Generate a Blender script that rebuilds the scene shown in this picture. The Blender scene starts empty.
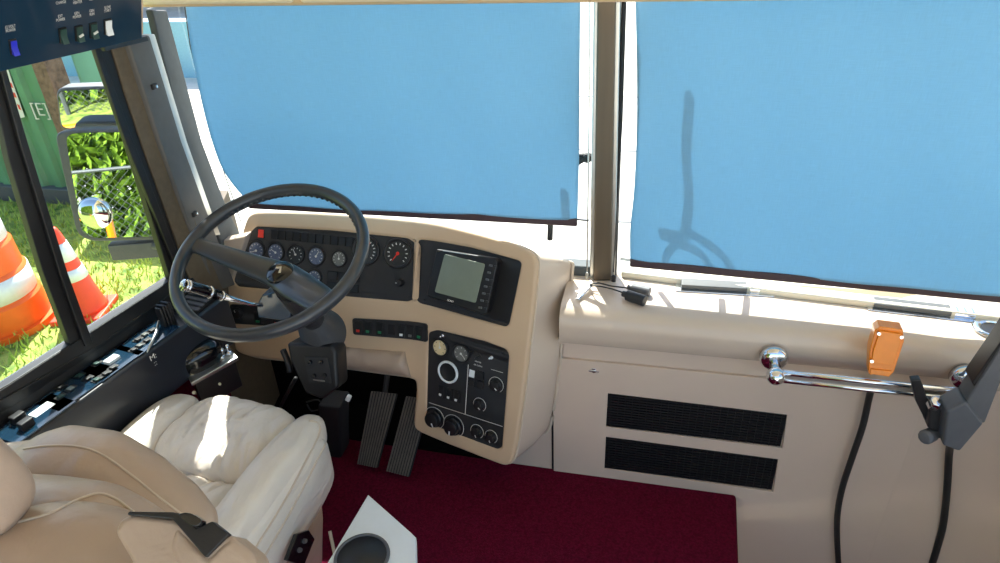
import bpy, bmesh, math, random
from mathutils import Vector, Matrix
import numpy as np
random.seed(7)
S = bpy.context.scene
COL = S.collection
V = Vector

# ---------------------------------------------------------------- camera
F = 690.0
def _n(v): return v / np.linalg.norm(v)
_X = -_n(np.array([-3211., -243.5, F])); _D = _n(np.array([60., 1168.5, F]))
_D = _n(_D - _X * (_X @ _D) * 0.5); _X = _n(_X - _D * (_X @ _D)); _Z = -_D; _Y = np.cross(_Z, _X)
CM = np.array([_X, _Y, _Z])                  # camera (x right, y down, z forward) -> world
EYE = np.array([0., 0., 1.75])
cam = bpy.data.cameras.new('camera'); camo = bpy.data.objects.new('camera', cam); COL.objects.link(camo)
r_, u_, b_ = CM @ [1, 0, 0], -(CM @ [0, 1, 0]), -(CM @ [0, 0, 1])
camo.matrix_world = Matrix([[r_[i], u_[i], b_[i], EYE[i]] for i in range(3)] + [[0, 0, 0, 1]])
cam.sensor_width = 36; cam.lens = F / 1000 * 36; cam.clip_start = .02; cam.clip_end = 300
S.camera = camo

# ---------------------------------------------------------------- sky, sun, exposure
W = bpy.data.worlds.new('sky'); S.world = W; W.use_nodes = True
nt = W.node_tree; nt.nodes.clear()
sky = nt.nodes.new('ShaderNodeTexSky'); sky.sky_type = 'NISHITA'; sky.sun_disc = False
sky.sun_elevation = math.radians(49); sky.sun_rotation = math.radians(-24); sky.air_density = 1.0; sky.dust_density = 1.5
bg = nt.nodes.new('ShaderNodeBackground'); bg.inputs[1].default_value = 0.30
wo = nt.nodes.new('ShaderNodeOutputWorld'); nt.links.new(sky.outputs[0], bg.inputs[0]); nt.links.new(bg.outputs[0], wo.inputs[0])
SUN_AZ, SUN_EL = -24, 49                     # degrees left of straight ahead, height
sun = bpy.data.lights.new('sun', 'SUN'); sun.energy = 12.0; sun.angle = math.radians(.45); sun.color = (1, .965, .90)
suno = bpy.data.objects.new('sun', sun); COL.objects.link(suno)
a_, e_ = math.radians(SUN_AZ), math.radians(SUN_EL)
sd = V((math.sin(a_) * math.cos(e_), math.cos(a_) * math.cos(e_), math.sin(e_)))
suno.rotation_euler = sd.to_track_quat('Z', 'Y').to_euler()
S.view_settings.view_transform = 'Standard'; S.view_settings.look = 'None'; S.view_settings.gamma = 1
S.view_settings.use_curve_mapping = False; S.view_settings.exposure = 0.32

# ---------------------------------------------------------------- measuring helpers (photo pixel -> point on a real plane)
def ray(u, v): return V(CM @ np.array([u - 500., v - 281.5, F]))
E0 = V(EYE)
def atY(u, v, y): r = ray(u, v); return E0 + r * (y / r.y)
def atX(u, v, x): r = ray(u, v); return E0 + r * (x / r.x)
def atZ(u, v, z): r = ray(u, v); return E0 + r * ((z - E0.z) / r.z)
def proj(P):
    c = CM.T @ (np.array(P) - EYE); return V((c[0] / c[2] * F + 500, c[1] / c[2] * F + 281.5))
class Plane:
    """o origin, n normal facing the viewer"""
    def __init__(s, o, n, up=V((0, 0, 1))):
        s.o = V(o); s.n = V(n).normalized(); s.u = up.cross(s.n).normalized(); s.v = s.n.cross(s.u).normalized()
    def at(s, px, w=0):
        r = ray(*px); t = (s.o + s.n * w - E0).dot(s.n) / r.dot(s.n); return E0 + r * t
    def loc(s, p): d = p - s.o; return V((d.dot(s.u), d.dot(s.v), d.dot(s.n)))
    def pt(s, a, b, c=0): return s.o + s.u * a + s.v * b + s.n * c

# ---------------------------------------------------------------- materials
def lin(c):
    return tuple((x / 255 / 12.92) if x / 255 <= .04045 else ((x / 255 + .055) / 1.055) ** 2.4 for x in c)
MATS = {}
def mat(name, rgb, rough=.5, metal=0, var=.06, scale=40, bump=0, bscale=200, spec=.5, emit=0, coat=0, c2=None, stretch=None):
    m = bpy.data.materials.new(name); m.use_nodes = True; N = m.node_tree.nodes; L = m.node_tree.links
    b = N['Principled BSDF']; tc = N.new('ShaderNodeTexCoord'); mp = N.new('ShaderNodeMapping'); L.new(tc.outputs['Object'], mp.inputs[0])
    if stretch: mp.inputs['Scale'].default_value = stretch
    ns = N.new('ShaderNodeTexNoise'); ns.inputs['Scale'].default_value = scale; ns.inputs['Detail'].default_value = 4
    L.new(mp.outputs[0], ns.inputs['Vector'])
    rp = N.new('ShaderNodeValToRGB'); rp.color_ramp.elements[0].position = .3; rp.color_ramp.elements[1].position = .7
    c = lin(rgb); c_a = tuple(max(0, x * (1 - var)) for x in c) if c2 is None else lin(c2)
    rp.color_ramp.elements[0].color = (*c_a, 1); rp.color_ramp.elements[1].color = (*[min(1, x * (1 + var)) for x in c], 1)
    L.new(ns.outputs['Fac'], rp.inputs[0]); L.new(rp.outputs[0], b.inputs['Base Color'])
    b.inputs['Roughness'].default_value = rough; b.inputs['Metallic'].default_value = metal
    b.inputs['Specular IOR Level'].default_value = spec
    if coat: b.inputs['Coat Weight'].default_value = coat
    if emit: L.new(rp.outputs[0], b.inputs['Emission Color']); b.inputs['Emission Strength'].default_value = emit
    if bump:
        n2 = N.new('ShaderNodeTexNoise'); n2.inputs['Scale'].default_value = bscale; n2.inputs['Detail'].default_value = 3
        L.new(mp.outputs[0], n2.inputs['Vector'])
        bp = N.new('ShaderNodeBump'); bp.inputs['Strength'].default_value = bump; bp.inputs['Distance'].default_value = .002
        L.new(n2.outputs['Fac'], bp.inputs['Height']); L.new(bp.outputs[0], b.inputs['Normal'])
    MATS[name] = m; return m
def wrinkle(m, scale=9, dist=.006, strength=.6, stretch=(1, 1, 1)):
    """adds a larger soft crease bump in front of the fine grain"""
    N = m.node_tree.nodes; L = m.node_tree.links; b = N['Principled BSDF']
    tc = N.new('ShaderNodeTexCoord'); mp = N.new('ShaderNodeMapping'); mp.inputs['Scale'].default_value = stretch; L.new(tc.outputs['Object'], mp.inputs[0])
    n = N.new('ShaderNodeTexNoise'); n.inputs['Scale'].default_value = scale; n.inputs['Detail'].default_value = 2; n.inputs['Distortion'].default_value = .6
    L.new(mp.outputs[0], n.inputs['Vector'])
    bp = N.new('ShaderNodeBump'); bp.inputs['Strength'].default_value = strength; bp.inputs['Distance'].default_value = dist
    L.new(n.outputs['Fac'], bp.inputs['Height'])
    if b.inputs['Normal'].is_linked: L.new(b.inputs['Normal'].links[0].from_socket, bp.inputs['Normal'])
    L.new(bp.outputs[0], b.inputs['Normal'])
def glassmat(name, tint=(1, 1, 1), refl=.06):
    m = bpy.data.materials.new(name); m.use_nodes = True; N = m.node_tree.nodes; L = m.node_tree.links; N.clear()
    t = N.new('ShaderNodeBsdfTransparent'); t.inputs[0].default_value = (*tint, 1)
    g = N.new('ShaderNodeBsdfGlossy'); g.inputs['Roughness'].default_value = .01
    lw = N.new('ShaderNodeLayerWeight'); lw.inputs[0].default_value = .25
    mu = N.new('ShaderNodeMath'); mu.operation = 'MULTIPLY'; mu.inputs[1].default_value = refl * 3; L.new(lw.outputs['Fresnel'], mu.inputs[0])
    mx = N.new('ShaderNodeMixShader'); L.new(mu.outputs[0], mx.inputs[0]); L.new(t.outputs[0], mx.inputs[1]); L.new(g.outputs[0], mx.inputs[2])
    o = N.new('ShaderNodeOutputMaterial'); L.new(mx.outputs[0], o.inputs[0]); return m
def clothmat(name, rgb, trans):
    m = bpy.data.materials.new(name); m.use_nodes = True; N = m.node_tree.nodes; L = m.node_tree.links; N.clear()
    tc = N.new('ShaderNodeTexCoord')
    def weave(sx, sz):
        mp = N.new('ShaderNodeMapping'); mp.inputs['Scale'].default_value = (sx, 1, sz); L.new(tc.outputs['Object'], mp.inputs[0])
        n = N.new('ShaderNodeTexNoise'); n.inputs['Scale'].default_value = 1; n.inputs['Detail'].default_value = 3; L.new(mp.outputs[0], n.inputs['Vector']); return n
    a, b = weave(600, 30), weave(30, 600)
    ad = N.new('ShaderNodeMath'); ad.operation = 'ADD'; L.new(a.outputs[0], ad.inputs[0]); L.new(b.outputs[0], ad.inputs[1])
    mr = N.new('ShaderNodeMapRange'); mr.inputs[1].default_value = .7; mr.inputs[2].default_value = 1.3; L.new(ad.outputs[0], mr.inputs[0])
    mc = N.new('ShaderNodeMix'); mc.data_type = 'RGBA'; c = lin(rgb)
    mc.inputs[6].default_value = (*[x * .94 for x in c], 1); mc.inputs[7].default_value = (*[min(1, x * 1.05) for x in c], 1)
    L.new(mr.outputs[0], mc.inputs[0])
    d = N.new('ShaderNodeBsdfDiffuse'); t = N.new('ShaderNodeBsdfTranslucent'); L.new(mc.outputs[2], d.inputs[0]); L.new(mc.outputs[2], t.inputs[0])
    mx = N.new('ShaderNodeMixShader'); mx.inputs[0].default_value = trans; L.new(d.outputs[0], mx.inputs[1]); L.new(t.outputs[0], mx.inputs[2])
    o = N.new('ShaderNodeOutputMaterial'); L.new(mx.outputs[0], o.inputs[0]); return m

VINYL = mat('beige_vinyl', (202, 175, 144), .55, var=.04, scale=6, bump=.15, bscale=260)
PANEL = mat('beige_panel', (206, 186, 168), .5, var=.03, scale=5, bump=.08, bscale=300)
DASHV = mat('dash_vinyl', (205, 188, 170), .24, var=.035, scale=5, bump=.12, bscale=280)
LEATHER = mat('cream_leather', (222, 212, 198), .36, var=.05, scale=7, bump=.25, bscale=170); wrinkle(LEATHER, 9, .03, .8, (1, .45, 1)); wrinkle(LEATHER, 34, .006, .7, (1, .35, 1))
LEATHER2 = mat('tan_leather', (176, 155, 136), .42, var=.06, scale=6, bump=.2, bscale=170); wrinkle(LEATHER2, 7, .02, .6); wrinkle(LEATHER2, 24, .005, .5)
PIPE = mat('leather_piping', (200, 184, 164), .45, var=.03)
BLACK = mat('black_plastic', (24, 24, 26), .42, var=.1, bump=.1, bscale=400)
DARK = mat('charcoal_panel', (40, 40, 42), .5, var=.08, bump=.08, bscale=500)
RUB = mat('black_rubber', (20, 20, 22), .7, var=.1)
FWSHADE = mat('footwell_shade_black', (9, 9, 10), .9, var=.1, spec=.1)  # near-black colour that paints in the darkness of the footwell
GLOSS = mat('gloss_black', (14, 16, 20), .12, var=.05, coat=.3)
NAVY = mat('navy_gloss_panel', (24, 50, 70), .12, var=.08, scale=4, coat=.6)
CONS = mat('console_black', (34, 38, 46), .3, var=.12, scale=12)
CARPET = mat('burgundy_carpet', (90, 12, 38), .95, var=.35, scale=160, bump=1, bscale=420, spec=.1)
CHROME = mat('chrome', (225, 228, 232), .12, 1, var=.02)
ALU = mat('brushed_aluminium', (196, 196, 190), .35, 1, var=.06, scale=30)
GREYM = mat('grey_plastic', (86, 88, 92), .5, var=.06)
VENTG = mat('vent_grey', (92, 92, 90), .5, var=.05)
OLIVE = mat('olive_brown_trim', (96, 84, 66), .6, var=.12, scale=60)
PILG = mat('pillar_grey', (92, 90, 86), .55, var=.06)
PILB = mat('mullion_bronze', (92, 80, 64), .4, .3, var=.1, stretch=(1, 1, .05))
GASK = mat('rubber_gasket', (70, 76, 78), .65, var=.08)
CREAMT = mat('cream_trim', (226, 214, 190), .5, var=.03)
TANT = mat('tan_valance', (214, 184, 148), .55, var=.04, bump=.1)
HEM = mat('hem_bar_brown', (62, 46, 52), .5, var=.1)
WHITE = mat('white_plastic', (226, 232, 234), .35, var=.02)
PAINT = mat('white_marking', (225, 225, 220), .6, var=.02)
RED = mat('red_plastic', (225, 50, 35), .4, var=.05)
DGREEN = mat('dim_green_cap', (34, 66, 60), .35, var=.1)
DWHITE = mat('dim_cap', (120, 130, 130), .4, var=.05)
GREEN = mat('green_lens', (30, 120, 80), .3, var=.1)
BLUEL = mat('blue_lens', (40, 50, 200), .3, var=.1)
ORANGE = mat('orange_plastic', (245, 140, 15), .35, var=.05, coat=.2)
LCD = mat('lcd_grey_green', (122, 132, 118), .25, var=.03)
DIALB = mat('dial_bluish', (92, 104, 130), .35, var=.25, scale=150)
DIALK = mat('dial_black', (38, 38, 38), .3, var=.2, scale=100)
DIALC = mat('dial_cream', (226, 206, 160), .35, var=.05)
DIALG = mat('dial_grey', (110, 112, 108), .3, var=.15, scale=100)
RIB = mat('pedal_rubber', (88, 82, 76), .65, var=.15, scale=60)
WHEELM = mat('wheel_black_sheen', (50, 56, 62), .28, var=.08, scale=20, coat=.15)  # black lightened, specular sheen of the wheel put into the base colour
CABLE = mat('cable_black', (26, 26, 26), .55, var=.1)
CONE = mat('cone_orange', (244, 72, 40), .5, var=.06, scale=15)
BARR = mat('barrel_orange', (244, 104, 28), .45, var=.08, scale=12)
REFL = mat('reflective_white', (226, 230, 236), .4, var=.05)
GREENC = mat('container_green_hazed', (92, 144, 110), .55, var=.14, scale=3)  # green lightened, haze of the window glass put into the colour
TEALC = mat('container_teal', (120, 176, 160), .55, var=.12, scale=3)
RUST = mat('rust_post', (120, 96, 80), .8, var=.4, scale=25)
GRASSM = mat('grass_ground', (176, 184, 88), .9, scale=9, c2=(84, 112, 40), bump=1, bscale=60)
BLADE = mat('grass_blades', (196, 210, 100), .7, scale=6, c2=(136, 170, 64))
CONC = mat('sunlit_concrete', (214, 208, 196), .85, scale=5, var=.1, bump=.4, bscale=40)
LEAFM = mat('hedge_leaves', (160, 190, 60), .6, scale=14, c2=(50, 86, 30))
TREEM = mat('tree_leaves', (92, 118, 104), .7, scale=10, c2=(44, 66, 52))
MIRR = mat('mirror_glass', (225, 230, 232), .01, 1, var=0)
GLASS = glassmat('window_glass', (.93, .97, .96))
WSG = glassmat('windscreen_glass', (.95, .98, .98), .03)
SHADE = clothmat('blue_shade_cloth', (144, 187, 211), .45)

# ---------------------------------------------------------------- mesh helpers
class MB:
    def __init__(s): s.v = []; s.f = []; s.m = []
    def add(s, vs, fs, mi=0):
        k = len(s.v); s.v += [V(p) for p in vs]; s.f += [[i + k for i in f] for f in fs]; s.m += [mi] * len(fs); return s
    def prism(s, pts, d, mi=0):
        """closed solid: polygon pts (3D) extruded by vector d"""
        n = len(pts); a = [V(p) for p in pts]; b = [p + V(d) for p in a]
        fs = [list(range(n)), [2 * n - 1 - i for i in range(n)]] + [[i, i + n, (i + 1) % n + n, (i + 1) % n] for i in range(n)]
        return s.add(a + b, fs, mi)
    def box(s, c, sz, R=None, mi=0):
        R = R or Matrix.Identity(3); c = V(c); h = V(sz) / 2
        vs = [c + R @ V((x * h.x, y * h.y, z * h.z)) for x in (-1, 1) for y in (-1, 1) for z in (-1, 1)]
        return s.add(vs, [[0, 1, 3, 2], [4, 6, 7, 5], [0, 4, 5, 1], [2, 3, 7, 6], [0, 2, 6, 4], [1, 5, 7, 3]], mi)
    def tube(s, path, r, seg=10, closed=False, flat=1.0, mi=0, up=V((0, 0, 1))):
        path = [V(p) for p in path]; n = len(path); rs = r if hasattr(r, '__len__') else [r] * n
        rings = []; x = None
        for i, p in enumerate(path):
            a = path[(i - 1) % n] if (closed or i) else p; b = path[(i + 1) % n] if (closed or i < n - 1) else p
            t = (b - a)
            if t.length < 1e-9: t = (path[min(i + 2, n - 1)] - path[max(i - 2, 0)])
            t.normalize()
            if x is None or closed:
                x = t.cross(up)
                if x.length < .15: x = t.cross(V((1, 0, 0)))
            x = (x - t * x.dot(t)).normalized(); y = x.cross(t)
            rings.append([p + (x * math.cos(q) + y * math.sin(q) * flat) * rs[i] for q in [2 * math.pi * k / seg for k in range(seg)]])
        return s.rings(rings, closed, mi)
    def rings(s, rings, closed=False, mi=0, caps=True):
        n = len(rings); seg = len(rings[0]); fs = []
        for i in range(n if closed else n - 1):
            j = (i + 1) % n
            for k in range(seg): fs.append([i * seg + k, i * seg + (k + 1) % seg, j * seg + (k + 1) % seg, j * seg + k])
        if not closed and caps: fs += [list(range(seg))[::-1], [(n - 1) * seg + k for k in range(seg)]]
        return s.add([p for r in rings for p in r], fs, mi)
    def lathe(s, o, ax, prof, seg=32, mi=0, sy=1.0):
        o = V(o); ax = V(ax).normalized(); x = ax.orthogonal().normalized(); y = ax.cross(x)
        return s.rings([[o + ax * h + (x * math.cos(q) + y * math.sin(q) * sy) * max(r, 1e-5) for q in [2 * math.pi * k / seg for k in range(seg)]] for r, h in prof], mi=mi)
    def blob(s, c, sz, R=None, e=2.0, nu=28, nv=18, fn=None, mi=0):
        """superellipsoid pillow"""
        R = R or Matrix.Identity(3); c = V(c); sg = lambda w, k: math.copysign(abs(w) ** k, w)
        rings = []
        for i in range(nv + 1):
            ph = -math.pi / 2 + math.pi * i / nv; ring = []
            for k in range(nu):
                th = 2 * math.pi * k / nu; q = 2 / e
                p = V((sg(math.cos(ph), q) * sg(math.cos(th), q), sg(math.cos(ph), q) * sg(math.sin(th), q), sg(math.sin(ph), q)))
                if i in (0, nv): p = V((0, 0, -1 if i == 0 else 1)) + V((math.cos(th), math.sin(th), 0)) * .02
                p = V((p.x * sz[0], p.y * sz[1], p.z * sz[2]))
                if fn: p = fn(p)
                ring.append(c + R @ p)
            rings.append(ring)
        return s.rings(rings, mi=mi)
def wloc(o):
    l = V((0, 0, 0))
    while o: l += o.location; o = o.parent
    return l
def build(name, mb, m, parent=None, smooth=False, bevel=0, seg=2, subsurf=0, label=None, kind=None, angle=35):
    me = bpy.data.meshes.new(name); off = wloc(parent)
    root = V((0, 0, 0))
    if parent is None and mb.v:                      # origin at the base of a one-mesh thing
        xs = [p.x for p in mb.v]; ys = [p.y for p in mb.v]; zs = [p.z for p in mb.v]
        root = V(((min(xs) + max(xs)) / 2, (min(ys) + max(ys)) / 2, min(zs)))
    me.from_pydata([tuple(p - off - root) for p in mb.v], [], mb.f)
    for mm in (m if isinstance(m, (list, tuple)) else [m]): me.materials.append(mm)
    for p, i in zip(me.polygons, mb.m): p.material_index = i
    bm = bmesh.new(); bm.from_mesh(me); bmesh.ops.recalc_face_normals(bm, faces=bm.faces); bm.to_mesh(me); bm.free()
    o = bpy.data.objects.new(name, me); COL.objects.link(o); o.parent = parent; o.location = root
    if smooth: me.shade_smooth()
    if bevel:
        b = o.modifiers.new('bevel', 'BEVEL'); b.width = bevel; b.segments = seg; b.limit_method = 'ANGLE'; b.angle_limit = math.radians(angle)
        me.shade_smooth()
    if subsurf: sb = o.modifiers.new('sub', 'SUBSURF'); sb.levels = sb.render_levels = subsurf
    if bevel: wn = o.modifiers.new('wn', 'WEIGHTED_NORMAL'); wn.keep_sharp = True
    if label: o['label'] = label
    if kind: o['kind'] = kind
    return o
def thing(name, label, cat, loc, group=None):
    o = bpy.data.objects.new(name, None); COL.objects.link(o); o.location = V(loc); o.empty_display_size = .05
    o['label'] = label; o['category'] = cat
    if group: o['group'] = group
    return o
def tag(o, label, cat, group=None, kind=None):
    o['label'] = label; o['category'] = cat
    if group: o['group'] = group
    if kind: o['kind'] = kind
    return o
def chaikin(pts, it=2, closed=True):
    pts = [V(p) for p in pts]
    for _ in range(it):
        q = []; n = len(pts)
        for i in range(n if closed else n - 1):
            a, b = pts[i], pts[(i + 1) % n]; q += [a * .75 + b * .25, a * .25 + b * .75]
        if not closed: q = [pts[0]] + q[1:-1] + [pts[-1]]
        pts = q
    return pts
def roundpoly(pts, r, k=4):
    pts = [V(p) for p in pts]; n = len(pts); out = []
    for i in range(n):
        p, a, b = pts[i], pts[i - 1], pts[(i + 1) % n]; la, lb = (a - p).length, (b - p).length
        ra, rb = min(r, la * .45), min(r, lb * .45); A, B = p + (a - p) / la * ra, p + (b - p) / lb * rb
        for j in range(k + 1): t = j / k; out.append(A * (1 - t) ** 2 + p * 2 * t * (1 - t) + B * t * t)
    return out
def smoothpath(pts, k=8):
    pts = [V(p) for p in pts]; n = len(pts); out = []
    for i in range(n - 1):
        p0, p1, p2, p3 = pts[max(i - 1, 0)], pts[i], pts[i + 1], pts[min(i + 2, n - 1)]
        for j in range(k):
            t = j / k; out.append(.5 * ((2 * p1) + (p2 - p0) * t + (2 * p0 - 5 * p1 + 4 * p2 - p3) * t * t + (3 * p1 - p0 - 3 * p2 + p3) * t ** 3))
    return out + [pts[-1]]
def surf(objs, pxs, off=.0, k=8):
    """points of a pixel path laid on the real surfaces of objs"""
    bpy.context.view_layer.update(); dg = bpy.context.evaluated_depsgraph_get(); out = []
    for q in smoothpath([(*p, 0) for p in pxs], k):
        d = ray(q.x, q.y).normalized(); best = None
        for o in objs:
            e = o.evaluated_get(dg); M_ = e.matrix_world.inverted(); ok, loc, nn, _ = e.ray_cast(M_ @ E0, (M_.to_3x3() @ d))
            if ok:
                w = e.matrix_world @ loc
                if best is None or (w - E0).length < (best[0] - E0).length: best = (w, nn)
        if best: out.append(best[0] + best[1].normalized() * off)
    return out
def text(name, s, frame, size, m, parent, depth=.0004):
    """frame: (origin, u, v) ; flat lettering lying on that frame"""
    cu = bpy.data.curves.new(name, 'FONT'); cu.body = s; cu.size = size; cu.extrude = depth; cu.align_x = 'CENTER'; cu.align_y = 'CENTER'; cu.space_line = .85; cu.offset = -.012 * size
    t = bpy.data.objects.new('tmp', cu); COL.objects.link(t); dg = bpy.context.evaluated_depsgraph_get()
    me = bpy.data.meshes.new_from_object(t.evaluated_get(dg)); bpy.data.objects.remove(t)
    o_, u, v = frame; n = u.cross(v); mb = MB()
    mb.add([o_ + u * q.co.x + v * q.co.y + n * q.co.z for q in me.vertices], [list(p.vertices) for p in me.polygons])
    return build(name, mb, m, parent)

#MARK-SHELL
# ================================================================ SETTING
# floor slab with carpet; right of it the step well drops away
mb = MB(); fe = [(-1.55, -1.2), (.305, -1.2), (.30, 1.25), (.315, 1.613), (-1.55, 1.645)]
mb.prism([(x, y, .0) for x, y in fe], (0, 0, .065)); fl = build('floor', mb, CARPET, bevel=.01, kind='structure')
mb = MB(); mb.box((.9, .5, -.52), (1.2, 2.3, .04)); build('floor_step_well', mb, CARPET, kind='structure')
mb = MB(); mb.box((.32, .2, -.28), (.02, 2.85, .44)); build('wall_step_side', mb, PANEL, kind='structure')
# front bulkhead behind everything, shade painted black on wall and floor of the driver's footwell
mb = MB(); mb.box((-.92, 1.84, .2), (1.34, .03, 1.0)); build('wall_footwell', mb, FWSHADE, kind='structure')
mb = MB(); mb.box((-.93, 1.735, .04), (1.22, .18, .03)); build('floor_footwell', mb, FWSHADE, kind='structure')
# beige bulkhead, curves round at the right into the side wall
def bulk_path():
    pts = [(-.42, 1.62), (0, 1.62), (.5, 1.62), (.74, 1.615)]
    for k in range(1, 13):
        t = math.pi / 2 * k / 12; pts.append((.74 + .3 * math.sin(t), 1.315 + .3 * math.cos(t)))
    pts += [(1.045, .9), (1.05, .2), (1.05, -.3)]
    return pts
bp_ = bulk_path(); mb = MB()
rings = [[V((x, y, -.5)), V((x, y, .585)), V((x + .02, y + .03, .585)), V((x + .02, y + .03, -.5))] for x, y in bp_]
mb.rings(rings); build('wall_front', mb, PANEL, smooth=False, kind='structure', bevel=.004)
# left side wall below and above the window (wall line leans in slightly towards the front)
WL = lambda y: -1.39 + .162 * (y - .925)
def wallbox(name, y0, y1, z0, z1, m, th=.05, dx=0):
    mb = MB(); mb.prism([(WL(y0) + dx, y0, z0), (WL(y1) + dx, y1, z0), (WL(y1) + dx, y1, z1), (WL(y0) + dx, y0, z1)], (-th, 0, 0)); return build(name, mb, m, kind='structure')
wallbox('wall_left', -.9, 1.50, -.0, .74, CARPET, .02)
wallbox('wall_left_sill', -.9, 1.50, .74, .81, BLACK, .03)
wallbox('wall_left_outside', -.9, 1.50, -.6, .64, CREAMT, .02, dx=-.031)
mb = MB(); mb.prism([(WL(1.48), 1.48, -.1), (-1.36, 1.84, -.1), (-1.36, 1.84, .90), (WL(1.48), 1.48, .80)], (-.03, 0, 0)); build('wall_left_corner', mb, OLIVE, kind='structure')
wallbox('wall_left_upper', -.9, 1.50, 1.60, 2.02, TANT, .06)
wallbox('wall_left_rear', -.9, .15, .81, 1.60, TANT, .06)
# nose below the windscreen (outside skin)
mb = MB(); mb.box((-.15, 1.9, .1), (2.6, .05, 1.15)); build('wall_nose', mb, CREAMT, kind='structure')
# roof over the cockpit
mb = MB(); mb.box((-.15, .49, 2.03), (2.75, 2.7, .05)); build('ceiling', mb, CREAMT, kind='structure')
# right side wall above the bulkhead turn
mb = MB(); mb.box((1.18, 1.45, .95), (.05, .5, 2.1)); build('wall_right', mb, CREAMT, kind='structure')

# side window frame (black aluminium slider)
WP = Plane((WL(.925), .925, .82), V((1, -.162, 0)))
mb = MB()
def wband(px, t=.03, w=0, mi=0): mb.prism([WP.at(p, w) for p in px], WP.n * t, mi)
wband([(84, 30), (101, 30), (142, 141), (185, 250), (200, 290), (172, 300), (122, 141), (91, 51)], .02, -.02)
wband([(88, 40), (94, 40), (128, 135), (178, 262), (172, 264), (121, 138)], .012, 0)
wband([(-60, 415), (0, 381), (60, 343), (85, 339), (180, 276), (194, 282), (100, 352), (0, 408), (-60, 445)], .03, -.03)
wband([(-60, 432), (0, 398), (100, 341), (190, 277), (196, 284), (104, 352), (0, 410), (-60, 446)], .012, 0)
build('window_frame_left', mb, BLACK, kind='structure', bevel=.002)
mb = MB()
wband([(-20, 60), (-2, 60), (20, 141), (60, 271), (88, 345), (68, 352), (37, 271), (3, 160)], .02, -.02)
wband([(-6, 60), (0, 60), (24, 141), (64, 271), (90, 342), (82, 346), (56, 271), (16, 141)], .012, 0)
build('window_post_left', mb, BLACK, kind='structure', bevel=.002)
mb = MB(); q = [WP.loc(WP.at(p, -.02)) for p in [(-80, 20), (90, 20)]]
gz0, gz1 = .815, 1.62
mb.prism([(WL(y) - .018, y, z) for y, z in [(.1, gz0), (1.46, gz0), (1.46, gz1), (.1, gz1)]], (-.004, 0, 0)); build('window_1', mb, GLASS, kind='structure')

# A-pillar: brown strip, grey strip with two screws, pale edge, rubber
PP = Plane((-1.303, 1.46, .8), (V((-1.335, 1.76, .8)) - V((-1.303, 1.46, .8))).cross(V((0, 0, 1))))
if PP.n.x < 0: PP.n.negate(); PP = Plane(PP.o, PP.n)
def strip(name, px, m, w, t, bev=.004):
    mb = MB(); mb.prism([PP.at(p, w) for p in px], -PP.n * t); return build(name, mb, m, kind='structure', bevel=bev)
mb = MB(); mb.prism([WP.at(p, .006) for p in [(108, 35), (131, 35), (166, 141), (200, 232), (224, 290), (194, 290), (146, 155), (126, 95)]], -WP.n * .03); build('trim_1', mb, OLIVE, kind='structure', bevel=.004)
strip('trim_2', [(126, 35), (150, 35), (182, 141), (205, 205), (236, 285), (216, 292), (189, 225), (160, 141)], PILG, .03, .05, .006)
strip('trim_3', [(148, 34), (155, 34), (187, 141), (212, 212), (221, 235), (213, 236), (203, 212), (179, 141)], ALU, .026, .02, .003)
strip('trim_4', [(152, 10), (167, 10), (202, 141), (226, 205), (243, 240), (222, 246), (211, 212), (184, 141)], GASK, .02, .02, .004)
strip('trim_13', [(103, 46), (147, 36), (149, 41), (106, 51)], BLACK, .036, .01, .001)
for px in [(153.5, 86.5), (194, 214)]:
    c = PP.at(px, .031); mb = MB(); mb.box(c, (.012, .02, .014), Matrix((PP.n, PP.u, PP.v)).transposed()); 
    t = build('screw_plate', mb, BLACK, bevel=.002); tag(t, '%s screw in a black plate on the grey windscreen pillar' % ('upper' if px[1] < 100 else 'lower'), 'screw')
    mb = MB(); mb.lathe(c + PP.n * .004, PP.n, [(.0, 0), (.0045, 0), (.004, .006), (.0, .007)], 16)
    sc = build('screw', mb, CHROME, t)
mb = MB(); mb.prism([atY(*p, 1.68) for p in [(200, 246), (246, 236), (226, 300), (206, 296)]], (0, .04, 0)); build('wall_pillar_foot', mb, DASHV, kind='structure', bevel=.006)
# windscreen: two flat panes, right one turned a little
YW = 1.80
mb = MB(); mb.prism([(-1.36, YW + .03, .66), (-.17, YW + .03, .66), (-.17, YW + .03, 1.75), (-1.36, YW + .03, 1.75)], (0, .005, 0)); build('window_2', mb, WSG, kind='structure')
mb = MB(); RY = lambda x: YW - .10 * (x + .1)
mb.prism([(-.12, RY(-.12) + .035, .66), (1.2, RY(1.2) + .035, .66), (1.2, RY(1.2) + .035, 1.75), (-.12, RY(-.12) + .035, 1.75)], (0, .005, 0)); build('window_3', mb, WSG, kind='structure')
# centre mullion: bronze post between bright strips and a dark gasket
def post(name, px, y, th, m, bev=.003):
    mb = MB(); mb.prism([atY(*p, y) for p in px], (0, th, 0)); return build(name, mb, m, kind='structure', bevel=bev)
post('trim_5', [(597.5, -8), (616, -8), (611, 281), (593, 281)], YW - .03, .05, PILB, .005)
post('trim_6', [(593.5, -8), (598.5, -8), (594, 278), (589.5, 278)], YW - .015, .04, ALU)
post('trim_7', [(615, -8), (621, -8), (615, 278), (610, 278)], YW - .02, .04, ALU)
post('trim_8', [(622, -8), (626, -8), (616, 280), (612, 280)], YW - .018, .04, RUB)
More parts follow.
